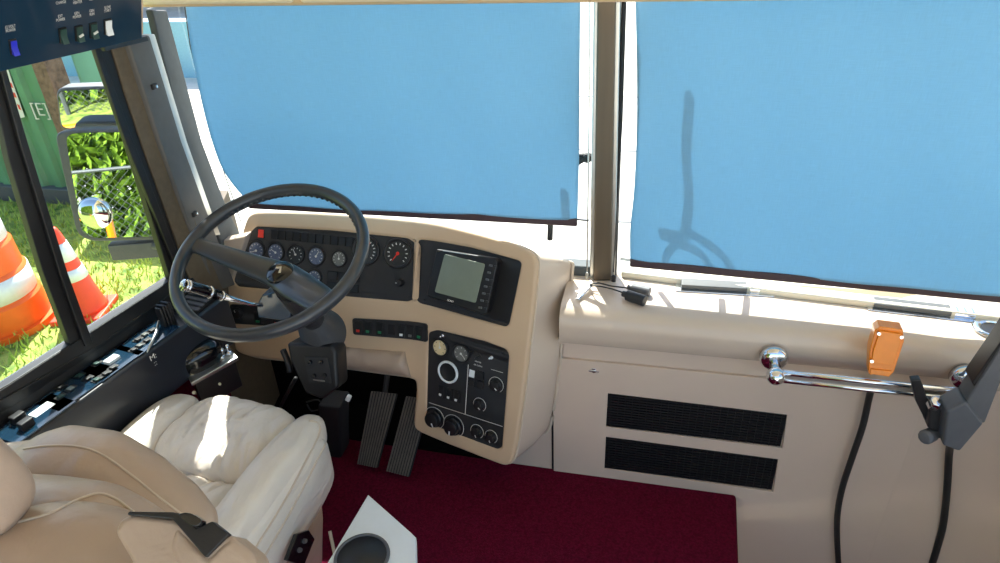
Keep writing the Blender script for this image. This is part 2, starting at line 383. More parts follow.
# sill gasket and pale ledge along the foot of the glass
mb = MB(); mb.prism([(-.30, YW - .01, .70), (-.12, YW - .01, .70), (-.12, YW - .01, .735), (-.30, YW - .01, .735)], (0, .05, 0)); build('trim_9', mb, GASK, kind='structure', bevel=.006)
mb = MB(); y0, y1 = RY(-.08), RY(1.2)
mb.prism([(-.08, y0, .70), (1.2, y1, .70), (1.2, y1, .722), (-.08, y0, .722)], (0, .04, 0)); build('trim_10', mb, CREAMT, kind='structure', bevel=.006)
# valance over the windscreen
mb = MB(); zb = atY(580, 3, 1.63).z
mb.box((-.1, 1.655, zb + .13), (2.7, .06, .26)); build('trim_11', mb, TANT, kind='structure', bevel=.012)
mb = MB(); mb.box((.03, 1.62, zb + .05), (.9, .03, .08)); 
for x in (-1.09, -.65): mb.box((x, 1.615, zb + .035), (.42, .02, .05))
build('trim_12', mb, CREAMT, kind='structure', bevel=.008)

# ================================================================ OUTSIDE
GZ = -.8
mb = MB(); mb.box((0, 6, GZ - .05), (90, 80, .1)); build('ground', mb, CONC, kind='structure')
mb = MB()
g_ = [atZ(*p, GZ) for p in [(205, 330), (172, 262), (128, 195)]]
gp = [(-2.2, -6), (-2.2, 1.5)] + [(p.x, p.y) for p in g_] + [(-7.5, 9), (-30, 9), (-30, -6)]
mb.prism([(x, y, GZ) for x, y in gp], (0, 0, .025)); build('ground_lawn', mb, GRASSM, kind='structure')
rb = random.Random(3); mb = MB()
for i in range(15000):
    y = rb.uniform(1.6, 6.2); lim = float(np.interp(y, [1.5] + sorted(p.y for p in g_), [-2.3] + [p.x for p in sorted(g_, key=lambda p: p.y)])); x = lim - .05 - rb.uniform(0, 4.3)
    h = rb.uniform(.03, .09); a = rb.uniform(0, 6.28); w = .006 * rb.uniform(.7, 1.6); lx, ly = rb.uniform(-.04, .04), rb.uniform(-.04, .04)
    p = V((x, y, GZ + .02)); d = V((math.cos(a), math.sin(a), 0)) * w
    mb.add([p - d, p + d, p + V((lx, ly, h))], [[0, 1, 2]])
tag(build('grass', mb, BLADE), 'bright green lawn grass growing outside the side window', 'grass', kind='stuff')
# ================================================================ BLINDS
def shade(name, label, px_outline, ypl, slope=0., seed=1):
    """cloth grid between traced left and right edges, hanging just inside the glass, soft folds"""
    th = thing(name, label, 'window shade', atY(*px_outline['bl'], ypl(px_outline['bl'][0])))
    L, R, nz, nx = px_outline['L'], px_outline['R'], 60, 90
    rr = random.Random(seed); mb = MB(); vs = []
    def lerp(pts, t):
        k = t * (len(pts) - 1); i = min(int(k), len(pts) - 2); f = k - i; return V(pts[i]).lerp(V(pts[i + 1]), f)
    Ls, Rs = smoothpath([(*p, 0) for p in L], 6), smoothpath([(*p, 0) for p in R], 6)
    for j in range(nz + 1):
        a, b = lerp(Ls, j / nz), lerp(Rs, j / nz)
        for i in range(nx + 1):
            t = i / nx; q = a.lerp(b, t); y = ypl(q.x)
            p = atY(q.x, q.y, y); u = p.x
            w = .0035 * math.sin(u * 9 + seed + 2.2 * p.z) * math.sin(p.z * 4 + seed) + .002 * math.sin(u * 23 + p.z * 7)
            edge = min(t, 1 - t); w += .012 * math.exp(-edge * 30) * math.sin(p.z * 9)
            vs.append(V((p.x, p.y + w, p.z)))
    fs = [[j * (nx + 1) + i, j * (nx + 1) + i + 1, (j + 1) * (nx + 1) + i + 1, (j + 1) * (nx + 1) + i] for j in range(nz) for i in range(nx)]
    mb.add(vs, fs); c = build('shade_cloth', mb, SHADE, th, smooth=True)
    so = c.modifiers.new('t', 'SOLIDIFY'); so.thickness = .0012
    h0, h1 = vs[nz * (nx + 1)], vs[-1]
    mb = MB(); d = (h1 - h0).normalized(); mb.prism([h0 + V((0, -.006, .004)), h1 + V((0, -.006, .004)), h1 + V((0, -.006, -.020)), h0 + V((0, -.006, -.020))], (0, .012, 0))
    build('hem_bar', mb, HEM, th, bevel=.004)
    return th, h0, h1
s1, a0, a1 = shade('roller_shade', 'blue cloth roller shade pulled down over the windscreen pane above the steering wheel', 'x' and
    {'bl': (245, 205), 'L': [(178, -50), (182, -6), (190, 40), (203, 95), (213, 140), (221, 168), (232, 187), (246, 204)], 'R': [(580, -50), (580, -8), (580, 60), (580, 120), (579, 170), (577, 221)]}, lambda x: YW - .095, seed=1)
mb = MB(); mb.tube([a1, a1 + V((.03, 0, -.002))], .0022); build('end_pin', mb, BLACK, s1)
s2, b0, b1 = shade('roller_shade', 'blue cloth roller shade right of the centre post, with a wiper shadow on it',
    {'bl': (631, 262), 'L': [(635, -50), (635, -8), (637, 70), (637, 130), (634, 190), (630, 230), (630, 261)], 'R': [(1090, -54), (1090, -12), (1090, 80), (1088, 160), (1085, 230), (1082, 305)]}, lambda x: YW - .08 - .05 * max(0, (x - 625) / 375), seed=4)
mb = MB(); mb.tube([b0 + V((-.028, 0, .002)), b0], .004); build('end_pin', mb, ALU, s2)
# cords
mb = MB(); mb.tube([atY(183, -6, YW - .02), atY(190, 45, YW - .02), atY(213, 140, YW - .02), atY(241, 222, YW - .02)], .0016, 6)
tag(build('shade_cord', mb, BLACK), 'thin black guide cord beside the left edge of the driver side shade', 'cord')
mb = MB(); mb.tube([atY(590, -6, YW - .06), atY(589, 120, YW - .06), atY(587, 272, YW - .06)], .0022, 8); mb.lathe(atY(587, 278, YW - .06), (0, 0, 1), [(0, 0), (.005, 0), (.005, .014), (.002, .018), (0, .018)], 14)
tag(build('pull_rod', mb, ALU), 'slim metal pull rod hanging just left of the centre windscreen post', 'rod')
mb = MB(); mb.tube([atY(626, -6, YW - .05), atY(622, 120, YW - .05), atY(613.5, 272, YW - .05)], .002, 8); mb.lathe(atY(613.5, 281, YW - .05), (0, 0, 1), [(0, 0), (.007, 0), (.007, .016), (.002, .02), (0, .02)], 14)
tag(build('pull_rod', mb, BLACK), 'thin dark pull rod hanging just right of the centre windscreen post', 'rod')

# wipers outside the glass
def wiper(label, blade, arms, piv, y, ys):
    # traced where its shadow falls on the shade (plane y=ys), then carried back towards the sun to its place outside the glass
    def W_(p): q = atY(*p, ys); return q + sd * ((y - q.y) / sd.y)
    t = thing('windshield_wiper', label, 'wiper', W_(piv))
    mb = MB(); mb.tube(smoothpath([W_(p) for p in blade], 5), .016, 8, flat=.7); build('blade', mb, RUB, t)
    mb = MB()
    for a in arms: mb.tube(smoothpath([W_(p) for p in a], 4), .009, 8)
    build('wiper_arm', mb, RUB, t)
    mb = MB(); mb.lathe(W_(piv), (0, -1, 0), [(0, 0), (.013, 0), (.013, .02), (0, .024)], 16); build('pivot', mb, RUB, t)
wiper('black wiper beyond the right blue shade, its blade standing upright', [(689, 96), (687, 130), (686, 160), (689, 190), (688, 215), (685, 236)],
      [[(660, 235), (685, 237), (690, 234)], [(662, 236), (682, 246), (700, 253), (712, 270), (722, 300)], [(690, 234), (715, 247), (728, 260), (738, 280), (750, 310)], [(686, 240), (668, 254), (664, 275), (662, 300)]], (688, 237), YW + .09, YW - .085)
wiper('dark wiper left of the centre post, mostly behind the left shade', [(545, 90), (548, 130), (552, 190)], [[(552, 185), (575, 165), (589, 157)], [(589, 157), (577, 158), (570, 172)], [(552, 185), (550, 240)]], (588, 157), YW + .09, YW + .089)

# ================================================================ INSTRUMENT CONSOLE (the wrap-round driver's dash)
B0 = V((-.355, 1.42, .20))
def _yaw(u): return math.radians(-3 - 14 / (1 + math.exp(-u / .012)))
LR = (atZ(512, 465, .2) - atZ(419, 432, .2)).length
_du = .004; _tab = {0: V((0, 0))}
def _plan():
    us = [i * _du for i in range(-230, 121)]; k0 = 230; P = [None] * len(us); P[k0] = V((0, 0))
    for i in range(k0 + 1, len(us)): y = _yaw(us[i] - _du / 2); P[i] = P[i - 1] + V((math.cos(y), math.sin(y))) * _du
    for i in range(k0 - 1, -1, -1): y = _yaw(us[i] + _du / 2); P[i] = P[i + 1] - V((math.cos(y), math.sin(y))) * _du
    kr = k0 + int(round(LR / _du)); off = V((B0.x, B0.y)) - P[kr]
    return us, [p + off for p in P]
_us, _P = _plan()
VB = .42                                       # arc height where the face bends to lean back more
def _prof(v):
    t1, t2 = math.radians(15), math.radians(26)
    # smooth blend around VB
    n = 24; z = t = 0; dv = v / n
    for i in range(n):
        vv = (i + .5) * dv; a = t1 + (t2 - t1) / (1 + math.exp(-(vv - VB) / .015)); z += math.cos(a) * dv; t += math.sin(a) * dv
    return t, z
def POD(u, v, w=0):
    k = (u - _us[0]) / _du; i = max(0, min(int(k), len(_us) - 2)); p = _P[i].lerp(_P[i + 1], k - i); y = _yaw(u)
    t, z = _prof(v); h = V((math.cos(y), math.sin(y), 0)); back = V((-math.sin(y), math.cos(y), 0))
    q = V((p.x, p.y, B0.z)) + back * t + V((0, 0, z))
    if w:
        t2, z2 = _prof(v + .002); up = (back * (t2 - t) + V((0, 0, z2 - z))).normalized(); q += h.cross(up) * w
    return q
def podframe(u, v, w=0):
    o = POD(u, v, w); a = (POD(u + .002, v, w) - POD(u - .002, v, w)).normalized(); b = (POD(u, v + .002, w) - POD(u, v - .002, w)).normalized()
    n = a.cross(b).normalized(); b = n.cross(a); return o, a, b, n
def uv(px, w=0):
    u, v = -.1, .4
    for _ in range(25):
        p = proj(POD(u, v, w)); e = V(px) - p
        if e.length < .01: break
        pu = (proj(POD(u + .002, v, w)) - p) / .002; pv = (proj(POD(u, v + .002, w)) - p) / .002
        det = pu.x * pv.y - pu.y * pv.x
        du, dv = (e.x * pv.y - e.y * pv.x) / det, (pu.x * e.y - pu.y * e.x) / det
        u += max(-.1, min(.1, du)); v += max(-.1, min(.1, dv))
    return u, v
pod = thing('instrument_console', 'beige padded instrument console wrapping round the driver, full of gauges and switches', 'dashboard', (-.8, 1.55, 0))
def bendmesh(name, outline, holes, w0, th, m, parent, bev=.0, cuts=True, rnd=2, step=.02, **kw):
    """flat 2-D padded sheet with holes, then bent over the console surface"""
    cu = bpy.data.curves.new('t', 'CURVE'); cu.dimensions = '2D'; cu.fill_mode = 'BOTH'; cu.extrude = max(th / 2 - bev, .0002); cu.bevel_depth = bev; cu.bevel_resolution = 3; cu.offset = -bev
    for k, ol in enumerate([outline] + holes):
        P = (chaikin([(*p, 0) for p in ol], rnd) if ol is OUT else roundpoly([(*p, 0) for p in ol], .008)); sp = cu.splines.new('POLY'); sp.points.add(len(P) - 1); sp.use_cyclic_u = True
        for i, p in enumerate(P): sp.points[i].co = (p.x, p.y, 0, 1)
    t = bpy.data.objects.new('tmp', cu); COL.objects.link(t); dg = bpy.context.evaluated_depsgraph_get()
    me = bpy.data.meshes.new_from_object(t.evaluated_get(dg)); bpy.data.objects.remove(t)
    bm = bmesh.new(); bm.from_mesh(me); bmesh.ops.remove_doubles(bm, verts=bm.verts, dist=1e-6)
    xs = [v.co.x for v in bm.verts]; ys = [v.co.y for v in bm.verts]
    def cut(co, no): bmesh.ops.bisect_plane(bm, geom=bm.verts[:] + bm.edges[:] + bm.faces[:], plane_co=co, plane_no=no, dist=1e-6)
    for k in range(-5, 6):
        c = k * .01
        if min(xs) < c < max(xs): cut((c, 0, 0), (1, 0, 0))
        c = VB + k * .012
        if min(ys) < c < max(ys): cut((0, c, 0), (0, 1, 0))
    mb = MB(); mb.add([POD(v.co.x, v.co.y, w0 + v.co.z) for v in bm.verts], [[q.index for q in f.verts] for f in bm.faces]); bm.free()
    o = build(name, mb, m, parent, **kw)
    o.data.shade_smooth(); sm = o.modifiers.new('n', 'WEIGHTED_NORMAL')
    es = o.modifiers.new('es', 'EDGE_SPLIT'); es.split_angle = math.radians(40)
    return o
def U(*px, w=0): return [uv(p, w) for p in px]
OUT = U((250, 213), (262, 211), (310, 212), (370, 215.5), (450, 226), (500, 239), (527, 249), (537, 258), (536, 280), (529, 350), (520, 420), (513, 462), (506, 467), (494, 463), (425, 436), (414, 430), (413, 420), (417, 384), (411, 378), (343, 369), (285, 361), (242, 357), (230, 345), (221, 332), (219, 300), (236, 258), (244, 222))
GP = U((256, 227), (330, 231), (408, 239), (416, 245), (414, 298), (408, 301), (360, 297), (238, 286), (234, 281), (247, 236))
RP = U((419, 240), (470, 248), (518, 261), (520.5, 264), (508, 324), (505, 326), (420, 303), (416.5, 299))
HP = U((429, 333), (437, 331), (484, 342), (505, 350), (508, 355), (501, 447), (497, 449), (430, 424), (426.6, 420))
SP = U((353, 318), (428, 324), (428, 342), (354, 334)); LP = U((231, 304), (300, 307), (300, 327), (231, 323))
DS = lambda P, k: [((x - sum(p[0] for p in P) / len(P)) * k + sum(p[0] for p in P) / len(P), (y - sum(p[1] for p in P) / len(P)) * k + sum(p[1] for p in P) / len(P)) for x, y in P]
shell = bendmesh('padded_shell', OUT, [GP, RP, HP], -.014, .028, VINYL, pod, bev=.010)
# skirt that carries the face back to the bulkhead and the glass, with a welt along its back edge
P = chaikin([(*p, 0) for p in OUT], 2); n = len(P); cx = sum(p.x for p in P) / n; front = []; back = []
for p in P:
    q = POD(p.x, p.y, -.014); front.append(q)
    f = max(0, min(1, (p.x + .05) / LR)); zz = q.z
    if zz > .62: yb, dz = 1.765, -(zz - .74) * .75 if zz > .74 else 0
    else: yb, dz = 1.615, -.015
    yb = max(yb, q.y + .02); back.append(V((q.x + .075 * f, yb, zz + dz)))
mid = [a.lerp(b, .5) + V((.010 * max(0, min(1, (p.x + .05) / LR)), 0, .004)) for a, b, p in zip(front, back, P)]
mb = MB(); mb.rings([front, mid, back], caps=False); sk = build('side_skirt', mb, DASHV, pod, smooth=True)
i0 = min(range(n), key=lambda i: (back[i] - V((-.29, 1.615, .16))).length); i1 = min(range(n), key=lambda i: (proj(back[i]) - V((557, 262))).length)
mb = MB(); mb.tube([f.lerp(b, .02) + V((.001, -.0, .0)) for f, b in zip(front, back)], .0028, 8, closed=True); build('front_piping', mb, PIPE, pod, smooth=True)
mb = MB(); mb.tube([b + V((.004, -.004, 0)) for b in back], .005, 8, closed=True); build('rear_piping', mb, PIPE, pod, smooth=True)
# sagging leather knee roll under the switch strip
def knee(name, pxs, mtop):
    mb = MB(); rings = []
    for k in range(15):
        t = k / 14; a = V(pxs[0]).lerp(V(pxs[1]), t); b = V(pxs[3]).lerp(V(pxs[2]), t); ua, ub = uv(a), uv(b)
        ring = []
        for j in range(9):
            s = j / 8; bul = .028 * math.sin(math.pi * s) ** .6 + .003 * math.sin(t * 14 + s * 5)
            ring.append(POD(ua[0] + (ub[0] - ua[0]) * s, ua[1] + (ub[1] - ua[1]) * s, .001 + bul))
        for j in range(8, -1, -1):
            s = j / 8; ring.append(POD(ua[0] + (ub[0] - ua[0]) * s, ua[1] + (ub[1] - ua[1]) * s, -.02))
        rings.append(ring)
    mb.rings(rings); return build(name, mb, LEATHER2, pod, smooth=True)
knee('knee_roll', [(347, 347), (405, 352), (411, 377), (345, 368)], 0)
# black panels
gpan = bendmesh('gauge_panel', DS(GP, 1.03), [], -.006, .004, DARK, pod)
rpan = bendmesh('monitor_panel', DS(RP, 1.04), [], -.006, .004, DARK, pod)
hpan = bendmesh('climate_panel', DS(HP, 1.04), [], -.006, .004, DARK, pod)
span = bendmesh('switch_strip', SP, [], .002, .006, DARK, pod)
lpan = bendmesh('switch_strip', LP, [], .002, .006, DARK, pod)
def gauge(px, rpx, dial, w=-.003, needle=None, big=False, ring=BLACK, name='gauge', ticks=10, parent=pod):
    u, v = uv(px, w); o, a, b, n = podframe(u, v, w); r = (V(proj(o + a * .02)) - V(proj(o))).length / .02; R = rpx / r
    mb = MB(); mb.lathe(o, n, [(R * .8, 0), (R, 0), (R, .005), (R * .94, .009), (R * .84, .007), (R * .8, .003), (R * .8, 0)], 36)
    # keep ring open: build as torus-like band
    g = build(name, mb, ring, parent, smooth=True)
    mb = MB(); mb.lathe(o, n, [(0, .0), (R * .82, .0), (R * .82, .003), (0, .003)], 32); build('dial', mb, dial, g)
    if ticks:
        mb = MB()
        for k in range(ticks):
            q = math.radians(225 - 270 * k / (ticks - 1)); d = a * math.cos(q) + b * math.sin(q); e = n.cross(d)
            mb.prism([o + n * .0032 + d * R * .56 - e * R * .03, o + n * .0032 + d * R * .7 - e * R * .03, o + n * .0032 + d * R * .7 + e * R * .03, o + n * .0032 + d * R * .56 + e * R * .03], n * .0003)
        build('dial_marks', mb, PAINT if dial is not DIALC else BLACK, g)
    if needle is not None:
        q = math.radians(needle); d = a * math.cos(q) + b * math.sin(q); e = n.cross(d)
        mb = MB(); mb.prism([o + n * .0036 - d * R * .12 - e * R * .04, o + n * .0036 + d * R * .6 - e * R * .02, o + n * .0036 + d * R * .6 + e * R * .02, o + n * .0036 - d * R * .12 + e * R * .04], n * .0006)
        mb.lathe(o + n * .0034, n, [(0, 0), (R * .12, 0), (R * .1, .002), (0, .002)], 12)
        build('needle', mb, RED if big else PAINT, g)
    return g
for px, r, d, nd in [((256.6, 250.6), 9, DIALB, 200), ((276, 252.5), 9, DIALB, 150), ((296, 254.5), 9.2, DIALK, 120), ((316.5, 256.3), 9.2, DIALB, 60), ((339.3, 258.8), 8, DIALG, 90), ((314.5, 277.8), 8, DIALB, 160)]:
    gauge(px, r, d, needle=nd)
gauge((260, 273), 8, DIALB, needle=60)
gauge((366, 250.6), 14, DIALK, needle=60, big=True, ticks=14, name='speedometer'); gauge((398, 253.5), 14.5, DIALK, needle=235, big=True, ticks=12, name='tachometer')
def key(px, wpx, hpx, m, w=.0, parent=pod, name='switch', mark=None, raise_=.006, tilt=0, glyph=None, base=BLACK):
    """rocker: bezel with a tilted cap"""
    u, v = uv(px, w); o, a, b, n = podframe(u, v, w)
    sx = (V(proj(o + a * .01)) - V(proj(o))).length / .01; sy = (V(proj(o + b * .01)) - V(proj(o))).length / .01; X, Yh = wpx / sx / 2, hpx / sy / 2
    R = Matrix((a, b, n)).transposed()
    mb = MB(); mb.box(o + n * .001, (X * 2, Yh * 2, .005), R); k = build(name, mb, base, parent, bevel=.0008)
    mb = MB(); t = raise_; z0 = .0035
    prof = [(-Yh * .86, z0), (Yh * .86, z0), (Yh * .86, z0 + t * .35), (0, z0 + t * .45), (-Yh * .86, z0 + t)]
    if tilt: prof = [(-y, z) for y, z in prof]
    mb.prism([o - a * X * .84 + b * y + n * z for y, z in prof], a * X * 1.68); build('rocker_cap', mb, m, k, bevel=.0008)
    if mark:
        mb = MB(); yy = -Yh * .45 if not tilt else Yh * .45; mb.box(o + b * yy + n * (z0 + t * .75), (X * .8, Yh * .35, .0022), R); build('rocker_mark', mb, mark, k)
    return k
# tell-tale row
key((261.6, 233.6), 6.5, 9, RED, w=-.003, name='warning_lamp', raise_=.002)
for k in range(11):
    key((275 + 7.5 * k, 234.6 + .75 * k), 6.6, 9, BLACK, w=-.003, name='warning_lamp', raise_=.001 if k % 4 else .0015, base=RUB)
for r in range(2):
    for c in range(3): key((333 + 11 * c + r * -1, 275.5 + 1.2 * c + 10.5 * r), 9.6, 8.6, BLACK, w=-.003, name='blank_switch', raise_=.001, base=RUB)
def knob(px, rpx, w=-.003, h=.016, parent=pod, m=BLACK, arc=True, pointer=True, ang=110, name='knob'):
    u, v = uv(px, w); o, a, b, n = podframe(u, v, w); r = (V(proj(o + a * .02)) - V(proj(o))).length / .02; R = rpx / r
    mb = MB(); mb.lathe(o, n, [(0, 0), (R, 0), (R, h * .35), (R * .86, h * .45), (R * .8, h), (R * .7, h * 1.06), (0, h * 1.06)], 28)
    k = build(name, mb, m, parent, bevel=.0006)
    q = math.radians(ang); d = a * math.cos(q) + b * math.sin(q); e = n.cross(d)
    if pointer:
        mb = MB(); mb.prism([o + n * h * 1.07 + d * R * .3 - e * R * .07, o + n * h * 1.07 + d * R * .75 - e * R * .07, o + n * h * 1.07 + d * R * .75 + e * R * .07, o + n * h * 1.07 + d * R * .3 + e * R * .07], n * .0005); build('pointer', mb, PAINT, k)
    if arc:
        mb = MB(); mb.tube([o + n * .0012 + (a * math.cos(t) + b * math.sin(t)) * R * 1.25 for t in [math.radians(-50 + 10 * i) for i in range(28)]], .0007, 6); build('scale_arc', mb, PAINT, k)
    return k
knob((401, 282.6), 3.6, arc=False, h=.022, ang=180)
# rear-view monitor with its maker's lettering
u, v = uv((467, 281), -.004); o, a, b, n = podframe(u, v, -.004)
MP = Plane(o, n, b)
def mprism(name, px, w, th, m, parent, bev=.002, rnd=0):
    P = [MP.at(p, w) for p in px]; 
    if rnd: P = roundpoly(P, .006)
    mb = MB(); mb.prism(P, MP.n * th); return build(name, mb, m, parent, bevel=bev)
mon = mprism('monitor', [(442, 249), (500, 258), (502.5, 262), (491.5, 312), (488, 314), (433, 296), (432, 293)], -.002, .030, BLACK, pod, .004)
mprism('screen', [(445, 254), (485.5, 264), (476, 303), (435, 292)], .028, .003, LCD, mon, .001, 1)
mprism('bezel_line', [(443, 250.3), (467, 254), (467, 254.8), (443, 251.1)], .028, .001, ALU, mon, 0)
for k in range(7):
    t = k / 6; c = V((493.5, 266)).lerp(V((483, 308)), t)
    for dx in ((-2.2, -.4), (2.6, .7)):
        if (k in (1,) and dx[0] > 0): continue
        p = V((c.x + dx[0], c.y + dx[1])); mprism('button', [(p.x - 1.6, p.y - 1.4), (p.x + 1.7, p.y - .7), (p.x + 1.4, p.y + 1.3), (p.x - 1.9, p.y + .6)], .027, .004, DARK if dx[0] > 0 else GREYM, mon, .0005)
c = MP.at((450.5, 301), .0285); text('maker_lettering', 'SONY', (c, (MP.at((455, 302.3), .0285) - c).normalized(), MP.v, ), .0085, PAINT, mon)
# switch strip rockers
for i, (px, m) in enumerate([((359, 327), RED), ((368.6, 327.8), GREEN), ((380.6, 328.6), GREEN), ((402, 331), WHITE), ((411, 332), DIALG), ((420, 333.2), GREEN)]):
    key(px, 8, 13.5, BLACK, w=.004, mark=m)
mb = MB(); u, v = uv((391.5, 329.5), .005); o, a, b, n = podframe(u, v, .005); mb.box(o, (.022, .032, .004), Matrix((a, b, n)).transposed()); build('blank_switch', mb, RUB, pod, bevel=.001)
knob((238.6, 313), 5, w=.005, h=.014, arc=False); key((259, 318), 9, 12, BLACK, w=.005, mark=GREEN); key((277.5, 320), 9, 12, BLACK, w=.005, mark=RED); key((289, 321), 8, 12, BLACK, w=.005, mark=PAINT)
# climate panel
gauge((440.4, 347.3), 8.6, DIALC, w=-.003, needle=100, ticks=7); gauge((461.5, 353.4), 9, DIALG, w=-.003, needle=-40, ticks=7)
u, v = uv((448.4, 371.8), -.003); o, a, b, n = podframe(u, v, -.003); R = 10.6 / ((V(proj(o + a * .02)) - V(proj(o))).length / .02)
mb = MB(); mb.tube([o + n * .003 + (a * math.cos(t) + b * math.sin(t)) * R * .9 for t in [2 * math.pi * k / 40 for k in range(40)]], R * .11, 10, closed=True); ring = build('socket_ring', mb, WHITE, pod, smooth=True)
mb = MB(); mb.lathe(o, n, [(R * .84, 0), (R * .84, .004), (R * .6, .0035), (R * .55, .001), (0, .001)], 32); build('socket', mb, RUB, ring, smooth=True)
for px in [(441.8, 391.2), (449.8, 394), (457.4, 396.6)]: key(px, 6, 11.5, BLACK, w=-.003, mark=PAINT)
for px in [(472.7, 373), (480.6, 375.3), (471.9, 382), (480.4, 384.6)]: key(px, 6.6, 8, WHITE if px[1] == 373 else BLACK, w=-.003, raise_=.004, name='push_button')
knob((434.6, 417.9), 8.2, h=.022, ang=-60); knob((453.7, 425.8), 8.6, h=.022, ang=-90)
knob((477.2, 431.2), 5.4, ang=-60); knob((491.3, 436.5), 5.2, ang=-60); knob((496.3, 384.6), 6, ang=-40); knob((479.8, 404.5), 5.2, ang=-30)
def lever(px, m, tip):
    u, v = uv(px, -.003); o, a, b, n = podframe(u, v, -.003); mb = MB(); mb.lathe(o, n, [(0, 0), (.005, 0), (.005, .004), (0, .004)], 16)
    mb.tube([o, o + n * .012 + a * tip[0] + b * tip[1], o + n * .016 + a * tip[0] * 1.5 + b * tip[1] * 1.5], [.002, .003, .0025], 10); build('toggle_lever', mb, m, pod, smooth=True)
lever((480, 355.5), BLACK, (-.005, -.004)); lever((491.8, 357.4), WHITE, (0, .001)); lever((443, 335.5), CHROME, (0, 0)); lever((472, 352), BLACK, (0, 0))
def mline(p0, p1, wd=.0011):
    P = [POD(*uv(V(p0).lerp(V(p1), t), -.003), -.0028) for t in [i / 8 for i in range(9)]]; mb = MB(); mb.tube(P, wd, 4, flat=.3); return mb
for p0, p1 in [((468.3, 364.6), (465.2, 414)), ((429, 402.5), (502.5, 426.5)), ((491, 369.2), (503, 372.8))]: build('panel_line', mline(p0, p1), PAINT, pod)
for k, s in enumerate(['HEATER', 'AIR COND']):
    u, v = uv((478, 362 + 3.6 * k), -.0028); o, a, b, n = podframe(u, v, -.0028); text('panel_lettering', s, (o, a, b), .006, PAINT, pod)
for px in [(258, 231), (411, 243), (410, 297), (424, 300), (504, 321), (503, 353), (431, 420)]:
    u, v = uv(px, -.003); o, a, b, n = podframe(u, v, -.003); mb = MB(); mb.lathe(o, n, [(0, 0), (.0025, 0), (.002, .002), (0, .0022)], 12); build('panel_screw', mb, BLACK, pod)

# ================================================================ MAIN DASH (right of the console)
dash = thing('dashboard', 'long beige padded dashboard top under the right windscreen pane', 'dashboard', (.4, 1.65, .585))
prof = [(1.62, .585), (1.603, .587), (1.598, .592), (1.593, .62), (1.590, .645), (1.594, .672), (1.606, .690), (1.63, .700), (1.70, .702), (1.80, .702), (1.83, .702), (1.83, .60), (1.64, .585)]
mb = MB(); rings = []
xs = [-.235] + [i * .08 - .2 for i in range(12)] + [.74 + .3 * math.sin(math.pi / 2 * k / 8) for k in range(0, 9)]
for i, x in enumerate(xs):
    k = max(0, min(8, i - 13)) if i >= 13 else 0; t = math.pi / 2 * k / 8 if i >= 13 else 0
    ring = []
    for (y, z) in prof:
        d = 1.615 - y                      # distance in front of bulkhead line
        if i >= 13 and y < 1.66: ring.append(V((.74 + (.3 - d) * math.sin(t), 1.315 + (.3 - d) * math.cos(t), z)))
        elif i >= 13: ring.append(V((.74 + (.3) * math.sin(t) + (y - 1.66) * .6 * t, y - (.12 * (1 - math.cos(t))) , z)))
        else: ring.append(V((x, y - (.05 * max(0, x) if y > 1.75 else 0), z)))
    rings.append(ring)
mb.rings(rings); dt = build('padded_top', mb, DASHV, dash, smooth=True); dt.modifiers.new('s', 'EDGE_SPLIT').split_angle = math.radians(50)
# access door with two grilles and a turn latch
FP = Plane((0, 1.62, 0), V((0, -1, 0)))
door = thing('access_door', 'flat beige access door below the dashboard with two black grilles', 'access door', (.25, 1.617, -.45))
gr = [[(608, 392.5), (787, 414), (782, 447.5), (606, 426)], [(606, 436), (778, 458.5), (773, 491), (604.5, 467.5)]]
G3 = [[FP.at(p, .006) for p in g] for g in gr]
def frame2d(name, outer, holes, th, m, parent, bev=.0015, Y=1.62, rnd=0):
    cu = bpy.data.curves.new('t', 'CURVE'); cu.dimensions = '2D'; cu.fill_mode = 'BOTH'; cu.extrude = th / 2 - bev; cu.bevel_depth = bev; cu.bevel_resolution = 2; cu.offset = -bev
    for P in [outer] + holes:
        sp = cu.splines.new('POLY'); sp.points.add(len(P) - 1); sp.use_cyclic_u = True
        for i, p in enumerate(P): sp.points[i].co = (p.x, p.z, 0, 1)
    t = bpy.data.objects.new('tmp', cu); COL.objects.link(t); dg = bpy.context.evaluated_depsgraph_get()
    me = bpy.data.meshes.new_from_object(t.evaluated_get(dg)); bpy.data.objects.remove(t)
    mb = MB(); mb.add([V((q.co.x, Y - th / 2 - q.co.z, q.co.y)) for q in me.vertices], [list(p.vertices) for p in me.polygons])
    return build(name, mb, m, parent)
dl = FP.at((553.5, 355.5)).x; dz = FP.at((553.5, 355.8)).z + .0
frame2d('door_panel', [V((dl, 0, -.45)), V((.735, 0, -.45)), V((.735, 0, dz)), V((dl, 0, dz))], G3, .010, PANEL, door)
for g in G3:
    a, b, c, d = g; z1, z0 = (a.z + b.z) / 2, (c.z + d.z) / 2; mb = MB(); x0, x1 = a.x, b.x
    mb.box(((x0 + x1) / 2, 1.6185, (z0 + z1) / 2), (x1 - x0 + .004, .003, z1 - z0 + .004))
    k = 13
    for i in range(k): mb.box(((x0 + x1) / 2, 1.6145, z0 + (z1 - z0) * (i + .5) / k), (x1 - x0, .004, .0026))
    for i in range(24): mb.box((x0 + (x1 - x0) * (i + .5) / 24, 1.6145, (z0 + z1) / 2), (.002, .003, z1 - z0))
    build('grille', mb, BLACK, door)
c = FP.at((594, 370), .01); mb = MB(); mb.lathe(c, (0, -1, 0), [(0, 0), (.009, 0), (.008, .004), (0, .005)], 20); mb.box(c + V((0, -.006, 0)), (.03, .003, .004)); build('latch', mb, CHROME, door, bevel=.0006)
mb = MB(); mb.box((dl - .004, 1.6185, .31), (.006, .004, .50)); build('trim_14', mb, BLACK, kind='structure')

